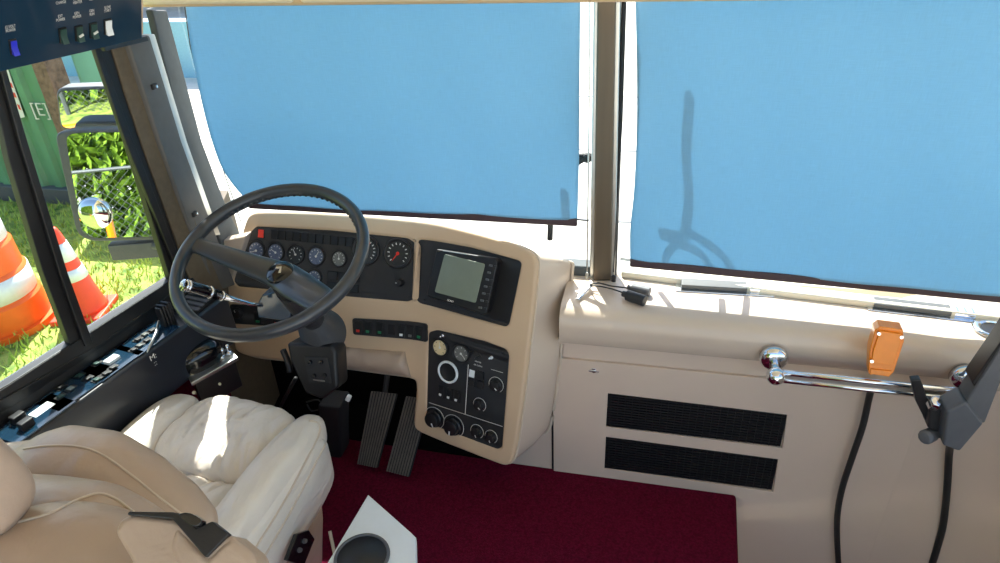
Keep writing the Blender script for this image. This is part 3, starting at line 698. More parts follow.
# ================================================================ STEERING WHEEL AND COLUMN
WC = V((-.866, 1.26, 1.005)); WN = V((.003, -.3623, .932)).normalized(); WA = WN.orthogonal()
WA = (V((1, 0, 0)) - WN * WN.x).normalized(); WB = WN.cross(WA); WR = .2215
wheel = thing('steering_wheel', 'large black two-spoke steering wheel with a thin rim and round horn cap', 'steering wheel', WC)
wp = lambda t, r=WR, h=0: WC + (WA * math.cos(t) + WB * math.sin(t)) * r + WN * h
mb = MB(); K = 96; seg = 14; rings = []
for k in range(K):
    t = 2 * math.pi * k / K; c = wp(t); d = (c - WC).normalized(); grip = 1 - .05 * (math.sin(t * 60) > 0)
    rings.append([c + d * (.0145 * math.cos(q)) + WN * (.0175 * math.sin(q)) for q in [2 * math.pi * j / seg for j in range(seg)]])
mb.rings(rings, closed=True)
build('rim', mb, WHEELM, wheel, smooth=True)
mb = MB()                                     # finger bumps on the inner side of the rim, upper part
for k in range(26):
    t = math.radians(35 + k * 4.4); mb.blob(wp(t, WR - .0115, -.004), (.0045, .006, .007), Matrix(((math.cos(t), -math.sin(t), 0), (math.sin(t), math.cos(t), 0), (0, 0, 1))), nu=8, nv=6)
build('finger_grips', mb, WHEELM, wheel, smooth=True)
def rimang(px):
    return min([math.radians(k / 2) for k in range(720)], key=lambda t: (proj(wp(t)) - V(px)).length)
tL, tR = rimang((194, 245)), rimang((326, 303)); PL, PR = wp(tL, WR - .004, -.004), wp(tR, WR - .004, -.004)
hub = E0 + ray(282, 276) * ((WC - WN * .035 - E0).dot(WN) / ray(282, 276).dot(WN))
path = smoothpath([PL, PL.lerp(hub, .3), PL.lerp(hub, .7), hub, hub.lerp(PR, .35), hub.lerp(PR, .75), PR], 8)
rings = []; n = len(path)
for i, p in enumerate(path):
    t = i / (n - 1); d = (path[min(i + 1, n - 1)] - path[max(i - 1, 0)]).normalized(); s = WN.cross(d).normalized(); up = d.cross(s)
    w = np.interp(t, [0, .06, .3, .5, .66, .85, 1], [.028, .021, .029, .038, .040, .036, .030]); h = np.interp(t, [0, .1, .5, .9, 1], [.012, .008, .014, .009, .012])
    rings.append([p + s * w * math.copysign(abs(math.cos(q)) ** .75, math.cos(q)) + up * h * math.copysign(abs(math.sin(q)) ** .8, math.sin(q)) for q in [2 * math.pi * j / 20 for j in range(20)]])
mb = MB(); mb.rings(rings); build('spoke', mb, WHEELM, wheel, smooth=True)
mb = MB(); mb.lathe(hub + WN * .008, WN, [(0, 0), (.033, 0), (.033, .006), (.030, .010), (.018, .013), (0, .014)], 36); hc = build('horn_cap', mb, GLOSS, wheel, smooth=True)
mb = MB(); f0 = hub + WN * .0225; mb.prism([f0 + WA * x + WB * y for x, y in [(-.009, .008), (.004, .011), (.007, .0), (.009, -.008), (.003, -.009), (.002, .004), (-.009, .003)]], WN * .0008); build('emblem', mb, ALU, hc)
mb = MB(); mb.lathe(hub - WN * .03, WN, [(0, -.03), (.03, -.03), (.034, .0), (.034, .03), (0, .032)], 24); build('hub_boss', mb, BLACK, wheel, smooth=True)

col = thing('steering_column', 'black steering column with a ribbed rubber boot and a four-button box', 'steering column', atZ(336, 449, .07))
base = atY(320, 328, 1.43); ax = (hub - WN * .05 - base).normalized(); Lb = (hub - WN * .05 - base).length
prof = [(0, -.03)]; 
for k in range(13): prof += [(.064 - .0018 * k, -.03 + k * .0095), (.052 - .0016 * k, -.03 + k * .0095 + .006)]
prof += [(.034, .11), (.034, Lb), (0, Lb)]
mb = MB(); mb.lathe(base, ax, prof, 32, sy=1.15); build('rubber_boot', mb, mat('boot_rubber', (44, 46, 50), .45, var=.08), col)
CP = Plane(atY(315, 370, 1.35), V((.03, -.93, .34)))
def cprism(name, px, w, th, m, parent, bev=.004, plane=None):
    p_ = plane or CP; mb = MB(); mb.prism([p_.at(p, w + th) for p in px], -p_.n * th); return build(name, mb, m, parent, bevel=bev, seg=3)
cb = cprism('column_box', [(286, 343), (331, 345), (336, 352), (338, 388), (322, 400), (305, 394), (290, 362)], -.075, .075, BLACK, col, .010)
bpn = cprism('button_plate', [(304, 356.5), (327.5, 358), (331.5, 383), (309, 382.5)], .0, .003, DARK, col, .001)
for px in [(310.5, 362), (321.5, 362), (314.5, 375.5), (325, 375)]:
    c = CP.at(px, .003); mb = MB(); mb.lathe(c, CP.n, [(0, 0), (.006, 0), (.005, .007), (0, .008)], 16); build('push_button', mb, GLOSS, bpn)
c = CP.at((319, 380.5), .003); mb = MB(); mb.box(c, (.034, .0015, .004)); build('plate_edge', mb, ALU, bpn)
mb = MB(); b0_, b1_ = atY(334, 398, 1.46), atZ(336, 449, .07)
mb.rings([[c + V((x * sx, y * sx, 0)) for x, y in [(-.036, -.04), (.036, -.04), (.036, .04), (-.036, .04)]] for c, sx in [(b0_, 1), (b0_.lerp(b1_, .5), .95), (b1_, 1)]]); build('lower_column', mb, RUB, col, bevel=.008)
# tilt lever and loose wire
mb = MB(); mb.tube(smoothpath([atY(283, 350, 1.4), atY(288, 362, 1.38), atY(290, 372, 1.37)], 4), .009, 10); build('tilt_lever', mb, BLACK, col, smooth=True)
mb = MB(); mb.tube(smoothpath([atY(296, 378, 1.45), atY(288, 392, 1.46), atY(281, 406, 1.5)], 5), .006, 8); build('column_link', mb, RUB, col, smooth=True)
mb = MB(); mb.tube(smoothpath([atY(306, 402, 1.45), atY(318, 400, 1.46), atY(322, 407, 1.45), atY(312, 411, 1.45), atY(307, 404, 1.46)], 6), .0025, 6); build('loose_wire', mb, CABLE, col, smooth=True)
mb = MB(); mb.box(atY(348.5, 398, 1.44), (.014, .012, .022), Matrix.Rotation(.5, 3, 'Y')); build('white_tag', mb, PAINT, col, bevel=.003)
# combination stalk with chrome handle
mb = MB(); S0, S1, S2 = atY(184, 285, 1.12), atY(222, 296, 1.20), atY(262, 305, 1.28)
mb.tube([S0, S0.lerp(S1, .1), S0.lerp(S1, .5), S1], [.011, .013, .014, .011], 14); st = build('stalk', mb, GLOSS, col, smooth=True)
mb = MB(); mb.tube([S1, S1.lerp(S2, .3) + V((0, 0, -.003)), S1.lerp(S2, .7) + V((0, 0, -.006)), S2], [.008, .006, .005, .006], 10)
for t, r in ((.0, .0135), (.06, .0145), (.62, .0155), (.95, .0125)): 
    p = S0.lerp(S1, t); mb.tube([p, p + (S1 - S0).normalized() * .006], r, 14)
build('chrome_shaft', mb, CHROME, st, smooth=True)
mb = MB(); mb.prism([atY(*p, 1.30) for p in [(256, 306), (262, 295), (275, 292), (292, 300), (290, 322), (258, 318)]], (0, .05, 0)); sb = build('stalk_housing', mb, NAVY, col, bevel=.004)

# ================================================================ PEDALS
PPn = V((0, -.80, .60))
def pedal(name, label, px, piv):
    o = atZ(*px[2], .085); pl = Plane(o, PPn); t = thing(name, label, 'pedal', V((o.x, o.y, .065)))
    mb = MB(); mb.prism([pl.at(p) for p in px], -pl.n * .014); build('pedal_plate', mb, RUB, t, bevel=.003)
    mb = MB(); a, b, c, d = [pl.at(p, .0) for p in px]
    for k in range(9):
        f0, f1 = (k + .15) / 9, (k + .75) / 9; mb.prism([a.lerp(b, f0), a.lerp(b, f1), d.lerp(c, f1), d.lerp(c, f0)], pl.n * .004)
    build('tread', mb, RIB, t, bevel=.001)
    mb = MB(); top = a.lerp(b, .5); mb.tube([top - pl.n * .01, top + V((0, .10, .10))], .01, 8); build('pedal_arm', mb, RUB, t)
    return t
pedal('brake_pedal', 'left of two long ribbed pedals beside the steering column', [(371, 391), (397, 394), (377, 468), (357, 464)], 0)
pedal('accelerator_pedal', 'right of two long ribbed pedals, partly behind the climate panel corner', [(406, 396), (430, 400), (409, 477), (386, 471)], 0)

# ================================================================ SIDE CONSOLE UNDER THE LEFT WINDOW
ZC = .74
ce = lambda y: -1.27 + .171 * (y - .955)         # inner edge of its top
sc = thing('side_console', 'long black switch console running under the driver side window', 'side console', (-1.33, .95, .60))
ys = [.35, .7, 1.0, 1.3, 1.47]
mb = MB(); rings = []
for y in ys:
    xo, xi = WL(y) + .002, ce(y)
    rings.append([V((xo, y, ZC)), V((xi - .006, y, ZC)), V((xi, y, ZC - .006)), V((xi + .005, y, ZC - .15)), V((xo, y, ZC - .15))])
mb.rings(rings); build('console_body', mb, CONS, sc, bevel=.003)
mb = MB(); rings = [[V((WL(y) + .001, y, ZC)), V((WL(y) + .016, y, ZC)), V((WL(y) + .004, y, ZC + .07)), V((WL(y) + .001, y, ZC + .07))] for y in ys]
mb.rings(rings); build('back_ledge', mb, BLACK, sc, bevel=.002)
ZP = Plane((0, 0, ZC), V((0, 0, 1)), up=V((0, 1, 0)))
hx = V((.171, 1, 0)).normalized(); hy = V((0, 0, 1)).cross(hx)
RC = Matrix((hx, hy, V((0, 0, 1)))).transposed()
def zbox(name, px, lx, ly, h, m, parent, bev=.0015, z=ZC, tilt=0):
    c = atZ(*px, z + h / 2); mb = MB(); mb.box(V((c.x, c.y, z + h / 2)), (lx, ly, h), RC @ Matrix.Rotation(tilt, 3, 'Y')); return build(name, mb, m, parent, bevel=bev)
for px, L in [((35, 418), .15), ((78, 386), .17), ((112, 363), .13), ((148, 338), .14)]: zbox('switch_plate', px, L, .085, .004, NAVY, sc)
def console_switch(px, m, L=.026):
    k = zbox('switch', px, L, .017, .006, BLACK, sc, .001); zbox('rocker_cap', (px[0] - .6, px[1] - .8), L * .5, .013, .004, m, k, .001, z=ZC + .006, tilt=.12)
for px, m in [((61, 397), DGREEN), ((71, 389), DWHITE), ((62, 388), BLACK), ((80, 376), DGREEN), ((88, 379), BLACK), ((97, 380), DGREEN), ((106, 374), BLACK), ((97, 364), DGREEN), ((113, 368), BLACK), ((134, 350), BLACK), ((140, 346), DIALG), ((147, 341), BLACK), ((138, 340), BLACK), ((145, 335), DIALG), ((152, 331), BLACK)]: console_switch(px, m)
zbox('white_label', (42, 410), .05, .028, .005, WHITE, sc); zbox('white_button', (112, 360), .035, .022, .012, WHITE, sc, .002)
for px in [(18, 418), (26, 424)]: zbox('control_block', px, .03, .02, .022, BLACK, sc, .003)
c = atX(163, 361, -1.20); FN = V((1, -.171, .02)).normalized(); u_ = V((.171, 1, 0)).normalized()
text('face_marking', 'M:\n::', (V((ce(c.y) + .0045, c.y, c.z)), u_, FN.cross(u_) * 1), .022, PAINT, sc)
t = build('pen', MB().tube([atZ(159, 321, ZC + .02), atZ(156, 333, ZC + .012), atZ(147, 352, ZC + .008)], [.003, .0045, .002], 10), ALU, smooth=True); tag(t, 'slim silver pen lying across the switches of the side console', 'pen')
t = thing('ribbed_bundle', 'small black ribbed bundle standing on the side console beside the steering wheel rim', 'bundle', atZ(170, 322, ZC))
c = atZ(169, 324, ZC)
for k in range(5):
    mb = MB(); p = c + hx * (.008 * (k - 2)) + V((0, 0, .002)); mb.rings([[p + hy * a_ * (.014 - .0015 * abs(k - 2)) + V((0, 0, h)) + hx * e_ for a_, e_ in ((-1, -.003), (1, -.003), (1, .003), (-1, .003))] for h in (0, .03, .06 + .005 * (k % 2))]); build('rib', mb, BLACK, t, bevel=.003)
# air outlet at the console's front end
t = zbox('air_outlet', (193, 303), .10, .09, .012, BLACK, sc)
for k in range(5): zbox('outlet_slat', (188 + 4.2 * k, 307 - 4.0 * k), .012, .08, .004, GREYM, t, .0008, z=ZC + .012)

# radio handset beside a chromed lever bank, held on a bracket below the console
zb = .60; t = thing('lever_bank', 'chrome bank of small levers beside the driver footwell, left of the column', 'lever bank', atZ(208, 392, .30))
q = [atZ(*p, zb) for p in [(184, 368), (191, 383), (238, 357), (229, 347)]]
mb = MB(); mb.prism(q, (0, 0, -.012)); build('chrome_plate', mb, ALU, t, bevel=.002)
mb = MB(); mb.prism([p + V((0, 0, -.012)) for p in [a.lerp(sum(q, V()) / 4, .12) for a in q]], (0, 0, -.09)); build('bank_body', mb, BLACK, t, bevel=.004)
for k in range(6):
    a = q[0].lerp(q[1], .5).lerp(q[3].lerp(q[2], .5), .1 + k * .16); mb = MB(); mb.lathe(a, (0, 0, 1), [(0, 0), (.011, 0), (.010, .008), (.004, .010), (0, .010)], 14)
    d = V((.004 * (-1) ** k, .006, .03)); mb.tube([a, a + d * .6, a + d], [.004, .005, .0075], 8); build('lever', mb, CHROME, t, smooth=True)
mb = MB(); mb.tube([q[1].lerp(q[0], .3) + V((0, 0, -.05)), atZ(208, 395, .32)], .005, 8); mb.tube([q[1].lerp(q[2], .5) + V((0, 0, -.05)), atZ(227, 397, .38)], .004, 8); build('bracket', mb, ALU, t)
mb = MB(); c = atZ(201, 357, zb + .02); mb.blob(c, (.038, .065, .045), Matrix.Rotation(-.45, 3, 'Z'), e=2.6); o = build('radio_handset', mb, GLOSS, smooth=True); tag(o, 'glossy black rounded handset resting against the chrome lever bank', 'handset')

# ================================================================ DRIVER'S SEAT
seat = thing('driver_seat', 'cream leather driver seat with fat bolsters, seen from behind its backrest', 'seat', (-1.0, .88, .065))
SY = math.radians(-4); SR = Matrix.Rotation(SY, 3, 'Z'); SO = V((-.985, .90, 0))
sp = lambda x, y, z: SO + SR @ V((x, y, 0)) + V((0, 0, z))
def creased(fr, am, seed=0, ax=0):
    def f(p):
        k = math.sin(p[ax] * fr + seed + 6 * p[1 - ax]) * math.sin(p[1 - ax] * fr * .35 + seed * 2); q = V(p); q.z += am * k * (1 if p.z > 0 else 0); return q
    return f
def pillow(name, c, sz, e=3.0, rot=None, m=LEATHER, fn=None, parent=seat, nu=56, nv=28):
    mb = MB(); mb.blob(c, sz, rot or SR, e=e, nu=nu, nv=nv, fn=fn); return build(name, mb, m, parent, smooth=True)
# cushion: lower base, front thigh roll with pleats, rear pad, two side bolsters
pillow('cushion_base', sp(-.015, .02, .47), (.235, .29, .085), e=7)
def pleat(p):
    q = V(p)
    if q.z > 0:
        for fr, ph, am in ((38, .4, .008), (61, 2.0, .006), (97, 1.1, .004)):
            u = q.x * fr * (1 + .9 * (q.y + .1)) + 1.4 * math.sin(q.y * 17 + ph) + ph; q.z -= am * math.exp(-(math.sin(u) ** 2) * 9) * (.35 + .65 * math.sin(q.x * 13 + q.y * 9 + ph) ** 2)
        q.z += .004 * math.sin(q.x * 22 + q.y * 31)
    return q
pillow('thigh_roll', sp(-.02, .185, .555), (.165, .130, .070), e=3.2, fn=pleat, nu=180, nv=60)
pillow('seat_pad', sp(-.005, -.06, .535), (.165, .135, .062), e=3.4, fn=pleat, nu=180, nv=60)
rb_ = pillow('side_bolster', sp(.172, .03, .565), (.050, .270, .074), e=3.2, fn=creased(20, .003, 1, 1))
pillow('side_bolster', sp(-.210, .045, .555), (.060, .255, .074), e=3.2, fn=creased(20, .003, 2, 1))
pp_ = pillow('side_panel', sp(.180, -.01, .50), (.050, .275, .10), e=5, fn=creased(14, .003, 3, 1))
for pxs in ([(309, 421), (318, 424), (318, 436), (300, 472), (280, 508), (250, 556)], [(325, 444), (312, 470), (290, 512), (262, 560)]):
    P_ = surf([rb_, pp_], pxs, .001)
    if len(P_) > 4: mb = MB(); mb.tube(P_, .0026, 8); build('piping', mb, PIPE, seat, smooth=True)
# skirt and pedestal
mb = MB(); mb.rings([[sp(x * s, y * s - .03, z) for x, y in [(-.24, -.27), (.24, -.27), (.24, .24), (-.24, .24)]] for s, z in [(.92, .42), (.90, .36), (.82, .22), (.72, .07)]]); build('pedestal', mb, LEATHER2, seat, bevel=.02)
SKP = Plane(sp(.262, -.1, .38), SR @ V((1, 0, .28)))
mb = MB(); mb.prism([SKP.at(p) for p in [(283, 560), (293, 534), (305, 530), (311, 539), (300, 566)]], SKP.n * .012); cpn = build('seat_control_panel', mb, GLOSS, seat, bevel=.002)
for px in [(304, 541), (299, 550)]: 
    c = SKP.at(px, .012); mb = MB(); mb.lathe(c, SKP.n, [(0, 0), (.006, 0), (.005, .006), (0, .006)], 14); build('control_knob', mb, GREYM, cpn)
mb = MB(); mb.tube(smoothpath([sp(.27, .12, .40), sp(.31, .06, .33), sp(.315, .0, .22), sp(.27, -.02, .10)], 8), .004, 8); build('wiring_loop', mb, PIPE, seat, smooth=True)
# backrest: front lumbar cushion, rear shell, seen from behind and above
def lobe(name, stations, m, parent=seat, e=2.3, seg=36, wr=.0):
    """stations: (pixel on spine, y distance, half depth in y, half height) ; ring in the Y-Z plane"""
    C_ = [(atY(*px, y), hd, hh, tl) for px, y, hd, hh, tl in stations]
    P = smoothpath([c[0] for c in C_], 7); n = len(P); k = (n - 1) / (len(C_) - 1); xs_ = [i for i in range(len(C_))]
    rings = []
    for i, p in enumerate(P):
        t = i / k; hd, hh, tl = [float(np.interp(t, xs_, [c[j] for c in C_])) for j in (1, 2, 3)]
        d = (P[min(i + 1, n - 1)] - P[max(i - 1, 0)]).normalized(); up = V((0, math.sin(tl), math.cos(tl))); up = (up - d * up.dot(d)).normalized(); f = d.cross(up)
        rg = []
        for j in range(seg):
            q = 2 * math.pi * j / seg; cs, sn = math.cos(q), math.sin(q); g = 2 / e
            w = 1 + wr * math.sin(i * .9 + 2 * math.sin(q * 3)) 
            rg.append(p + f * hd * w * math.copysign(abs(cs) ** g, cs) + up * hh * w * math.copysign(abs(sn) ** g, sn))
        rings.append(rg)
    mb = MB(); mb.rings(rings); return build(name, mb, m, parent, smooth=True)
lc_ = lobe('backrest_cushion', [((-70, 470), .70, .03, .06, 0), ((-20, 475), .70, .05, .06, .0), ((30, 468), .70, .055, .046, .1), ((60, 463), .70, .068, .060, .1), ((100, 470), .70, .070, .062, .1), ((140, 490), .69, .064, .055, .1), ((178, 511), .68, .05, .044, .1), ((203, 527), .67, .032, .03, .1), ((212, 533), .665, .008, .008, .1)], LEATHER2, wr=.012)
ls_ = lobe('backrest_shell', [((-80, 560), .50, .08, .16, 0), ((-10, 548), .50, .09, .12, 0), ((50, 546), .50, .09, .098, .0), ((90, 549), .50, .088, .084, .0), ((125, 564), .50, .08, .07, .0), ((150, 590), .50, .05, .05, 0)], LEATHER2, wr=.006)
ll_ = lobe('backrest_shell_lower', [((-80, 640), .44, .08, .16, 0), ((0, 600), .44, .09, .115, 0), ((60, 585), .44, .10, .108, .0), ((110, 595), .44, .10, .09, .0), ((150, 625), .44, .08, .07, .0)], LEATHER2)
for pxs in ([(2, 526), (28, 520), (52, 513), (78, 500), (98, 494), (115, 499), (133, 512)], [(24, 449), (48, 446), (80, 447), (104, 456), (130, 474), (160, 498), (186, 517)]):
    P_ = surf([lc_, ls_, ll_], pxs, .0008)
    if len(P_) > 4: mb = MB(); mb.tube(P_, .0019, 8); build('backrest_piping', mb, PIPE, seat, smooth=True)
# headrest wing, large and close at the left edge of the view
HP_ = atY(-92, 462, .44); mb = MB(); mb.blob(HP_, (.125, .06, .135), Matrix.Rotation(.25, 3, 'X'), e=3.0, nu=48, nv=28); build('headrest', mb, mat('headrest_leather', (186, 164, 146), .5, var=.04, bump=.2), seat, smooth=True)
# right armrest with its black hinge cover
AP = Plane(atY(185, 540, .44), V((.25, -.55, .80)))
def aprism(name, px, w, th, m, bev, parent, rnd=0):
    P = [AP.at(p, w + th) for p in px]; P = chaikin(P, rnd) if rnd else P; mb = MB(); mb.prism(P, -AP.n * th); return build(name, mb, m, parent, bevel=bev, seg=4)
arm = aprism('armrest', [(113, 532), (120, 518), (134, 513), (176, 519), (205, 530), (232, 536), (256, 556), (262, 600), (150, 620), (130, 560)], -.07, .075, LEATHER2, .018, seat)
aprism('armrest_cover', [(174, 521), (208, 556), (229, 536), (256, 556), (262, 600), (190, 600), (168, 548)], -.05, .058, LEATHER2, .010, seat)
hg = aprism('hinge_cover', [(128, 511.5), (172, 512), (178, 513), (196, 528), (212, 521), (229, 534.5), (205.5, 558), (172, 519), (127, 515)], -.004, .016, BLACK, .002, seat)
aprism('hinge_knob', [(177, 514), (188, 512), (198, 517), (203, 522), (194, 528), (182, 520)], .006, .020, GLOSS, .006, hg, 1)

# ================================================================ CUP-HOLDER TABLE
def plate(name, pl, outer, holes, w, th, bev, m, parent, seg=3, **kw):
    cu = bpy.data.curves.new('t', 'CURVE'); cu.dimensions = '2D'; cu.fill_mode = 'BOTH'; cu.extrude = th / 2 - bev; cu.bevel_depth = bev; cu.bevel_resolution = seg; cu.offset = -bev
    for P in [outer] + holes:
        sp_ = cu.splines.new('POLY'); sp_.points.add(len(P) - 1); sp_.use_cyclic_u = True
        for i, p in enumerate(P): sp_.points[i].co = (p[0], p[1], 0, 1)
    t = bpy.data.objects.new('tmp', cu); COL.objects.link(t); dg = bpy.context.evaluated_depsgraph_get()
    me = bpy.data.meshes.new_from_object(t.evaluated_get(dg)); bpy.data.objects.remove(t)
    mb = MB(); mb.add([pl.pt(q.co.x, q.co.y, w - th / 2 + q.co.z) for q in me.vertices], [list(p.vertices) for p in me.polygons]); return build(name, mb, m, parent, **kw)
TZ = .50; TP = Plane((0, 0, TZ), V((0, 0, 1)), up=V((0, 1, 0)))
tray = thing('cup_holder_table', 'small white table with a black cup hole standing beside the driver seat', 'table', atZ(370, 600, .065))
ol = [TP.loc(atZ(*p, TZ)) for p in [(368, 494), (411, 532), (416, 537), (417, 575), (398, 640), (290, 625)]]
ol = [(p.x, p.y) for p in ol]; hc_ = TP.loc(atZ(362, 557, TZ)); hr = 24 / F * (E0 - atZ(362, 557, TZ)).length
hole = [(hc_.x + hr * math.cos(t), hc_.y + hr * math.sin(t)) for t in [2 * math.pi * k / 40 for k in range(40)]]
plate('table_top', TP, ol, [hole], 0, .022, .004, WHITE, tray)
cen = V((sum(p[0] for p in ol) / 6, sum(p[1] for p in ol) / 6)); ol2 = [tuple(V(p).lerp(cen, .05)) for p in ol]
plate('lower_edge', TP, ol2, [hole], -.024, .016, .003, DIALG, tray)
cc = V((hc_.x, hc_.y, 0)); cc = TP.pt(hc_.x, hc_.y, 0)
mb = MB(); mb.lathe(cc, (0, 0, -1), [(hr * 1.02, -.002), (hr * 1.04, .0), (hr * .97, .004), (hr * .86, .07), (0, .072)], 40); build('cup_liner', mb, BLACK, tray, smooth=True)
mb = MB(); mb.tube([cc + V((math.cos(t), math.sin(t), 0)) * hr * 1.0 + V((0, 0, .001)) for t in [2 * math.pi * k / 48 for k in range(48)]], .004, 8, closed=True); build('cup_ring', mb, GREYM, tray, smooth=True)
pc = atZ(352, 610, TZ); mb = MB(); mb.box(V((pc.x, pc.y, .265)), (.10, .12, .40)); build('table_leg', mb, WHITE, tray, bevel=.008)

# ================================================================ OVERHEAD SWITCH PANEL
OA, OB = atZ(0, 72, 1.5), atZ(145, 38, 1.5); oh = (OB - OA).normalized()
od = (ray(142, 0).cross(ray(142.3, 38))).cross(oh).normalized(); od = -od if od.z < 0 else od
on = oh.cross(od).normalized(); on = on if on.dot(E0 - OA) > 0 else -on
OP = Plane(OA, on, od)
ohp = thing('overhead_switch_panel', 'dark blue glossy overhead panel with rocker switches above the driver window', 'switch panel', OA.lerp(OB, .5))
pA, pB = OP.loc(OA - oh * .35), OP.loc(atZ(142.2, 38.7, 1.5)); HT = .30
mk = lambda a, b, c, d: [OP.pt(a, b, 0), OP.pt(c, b, 0), OP.pt(c, d, 0), OP.pt(a, d, 0)]
sgn = 1 if pB.x > pA.x else -1
mb = MB(); mb.prism([OP.pt(pA.x, pA.y), OP.pt(pB.x, pB.y), OP.pt(pB.x, pB.y + HT), OP.pt(pA.x, pA.y + HT)], -on * .006); face = build('panel_face', mb, NAVY, ohp, bevel=.001)
mb = MB(); e0, e1 = OP.pt(pA.x, pA.y, -.007), OP.pt(pB.x + sgn * .012, pB.y, -.007); bk = V((-.14, 0.02, .02))
mb.prism([e0, e1, e1 + OP.v * HT, e0 + OP.v * HT], bk); build('panel_housing', mb, TANT, ohp, bevel=.006)
def orock(px, m, hl=None):
    c = OP.at(px, 0); q = OP.loc(c); R = Matrix((OP.u, OP.v, OP.n)).transposed(); s = (V(proj(c + OP.u * .01)) - V(proj(c))).length / .01; sv = (V(proj(c + OP.v * .01)) - V(proj(c))).length / .01
    X, Yh = 7.6 / s / 2, 15 / sv / 2
    mb = MB(); mb.box(c + OP.n * .001, (X * 2, Yh * 2, .004), R); k = build('switch', mb, BLACK, ohp, bevel=.0008)
    mb = MB(); mb.prism([c + OP.u * (-X * .8) + OP.v * y + OP.n * z for y, z in [(-Yh * .9, .003), (Yh * .9, .003), (Yh * .9, .005), (0, .0045), (-Yh * .9, .010)]], OP.u * X * 1.6); build('rocker_cap', mb, m, k, bevel=.0006)
    if hl: mb = MB(); mb.box(c + OP.n * .0075 - OP.v * Yh * .1, (X * 1.2, Yh * .25, .002), R @ Matrix.Rotation(.4, 3, 'Z')); build('rocker_mark', mb, PAINT, k)
for px, m, hl in [((62.5, 35), DGREEN, 0), ((78.5, 33), DGREEN, 1), ((93, 30), DGREEN, 1), ((107.5, 26.5), WHITE, 0), ((13, 46.5), BLUEL, 0)]: orock(px, m, hl)
def otext(s, px, size):
    c = OP.at(px, .0004); text('lettering', s, (c, OP.u * .62, OP.v), size, PAINT, ohp, .0002)
sx = 1 / ((V(proj(OP.at((80, 20)) + OP.v * .01)) - V(proj(OP.at((80, 20))))).length / .01)
for s, px in [('EXT\nPOWER', (60.5, 18)), ('GEN\nPOWER', (77, 15)), ('GEN\nRUN', (92, 12.5)), ('SLOW\nSTART', (107.5, 9)), ('CHARGE', (61, 2.5)), ('WATER\nHEATER', (77.5, .5)), ('HEAT', (92, -1)), ('12 VOLT\nPOWER', (10.5, 28.5))]: otext(s, px, 4.0 * sx)

# ================================================================ RAIL, JUNCTION BOX, BRACKET ARM, CABLES
rail = thing('grab_rail', 'chrome twin-bar rail on ball mounts across the front of the dashboard', 'rail', atY(775, 372, 1.55))
YR = 1.515
for q, (p0, p1) in enumerate([((783, 372.5), (985, 393.5)), ((783, 380), (985, 401.5))]):
    mb = MB(); mb.tube([atY(*p0, YR), atY(*p1, YR)], .0078, 14); build('rail_bar', mb, CHROME, rail, smooth=True)
mb = MB(); mb.prism([atY(*p, YR - .003) for p in [(783, 373), (985, 394), (985, 401), (783, 380)]], (0, .004, 0)); build('rail_web', mb, ALU, rail)
for px, pb in [((774, 359), (776, 376)), ((966, 378), (969, 396))]:
    c = atY(*px, 1.572); mb = MB(); mb.lathe(c, (0, -1, 0), [(0, -.012), (.036, -.012), (.036, .0), (.030, .010), (.012, .014), (0, .014)], 28); mt = build('mount_disc', mb, CHROME, rail, smooth=True)
    b = atY(*pb, YR); mb = MB(); mb.tube([c + V((0, -.01, 0)), b], .011, 12); build('mount_stem', mb, CHROME, mt, smooth=True)
    mb = MB(); mb.blob(b, (.024, .024, .024), nu=24, nv=16); build('mount_ball', mb, CHROME, mt, smooth=True)
jb = thing('junction_box', 'bright orange plastic box with screws clipped on the chrome rail', 'junction box', atY(880, 376, YR))
JP = Plane(atY(885, 350, YR - .012), V((-.12, -1, .18)))
def jp(px, w, th, m, nm, bev, parent): mb = MB(); mb.prism([JP.at(p, w + th) for p in px], -JP.n * th); return build(nm, mb, m, parent, bevel=bev, seg=3)
jp([(875, 330), (880, 326.5), (903, 329.5), (904, 342), (894, 372), (889, 377), (868.5, 374), (869.5, 352)], -.045, .045, ORANGE, 'box_body', .002, jb)
jp([(880, 331), (901, 334), (901, 341), (893, 366), (872, 363), (873, 352)], 0, .007, ORANGE, 'box_lid', .0015, jb)
jp([(871, 369), (892, 371.5), (889, 377), (884, 374), (876, 374), (870, 375)], 0, .004, ORANGE, 'box_foot', .001, jb)
for px in [(879, 333.5), (901.5, 337), (871.8, 361)]:
    c = JP.at(px, .006); mb = MB(); mb.lathe(c, JP.n, [(0, 0), (.0045, 0), (.004, .003), (0, .003)], 12); build('lid_screw', mb, CHROME, jb)
def cable(label, pts, r, y):
    mb = MB(); mb.tube(smoothpath([atY(p[0], p[1], p[2] if len(p) > 2 else y) for p in pts], 8), r, 10); return tag(build('cable', mb, CABLE, smooth=True), label, 'cable')
cable('thick black cable hanging from the rail below the orange box', [(873, 385, 1.53), (869.5, 396), (863, 425), (853, 455), (843, 485), (838, 510), (837, 535), (839, 575), (842, 640)], .0085, 1.575)
cable('thick black cable running down beside the round black port', [(951, 440, 1.50), (949, 455), (947, 490), (943, 525), (937, 548), (928, 580), (915, 640)], .0095, 1.575)
YA = 1.40
arm = thing('bracket_arm', 'dark grey folding bracket arm clamped to the right end of the rail', 'bracket arm', atY(955, 440, YA))
def ap(nm, px, y, th, m, bev=.005): mb = MB(); mb.prism([atY(*p, y) for p in px], (0, th, 0)); return build(nm, mb, m, arm, bevel=bev, seg=3)
ap('upper_beam', [(966, 402), (998, 352), (1060, 262), (1092, 280), (1000, 385), (985, 424), (962, 420)], YA, .055, GREYM)
ap('beam_edge', [(972, 383), (1000, 343), (1052, 262), (1058, 268), (1000, 353), (975, 388)], YA + .005, .05, BLACK, .003)
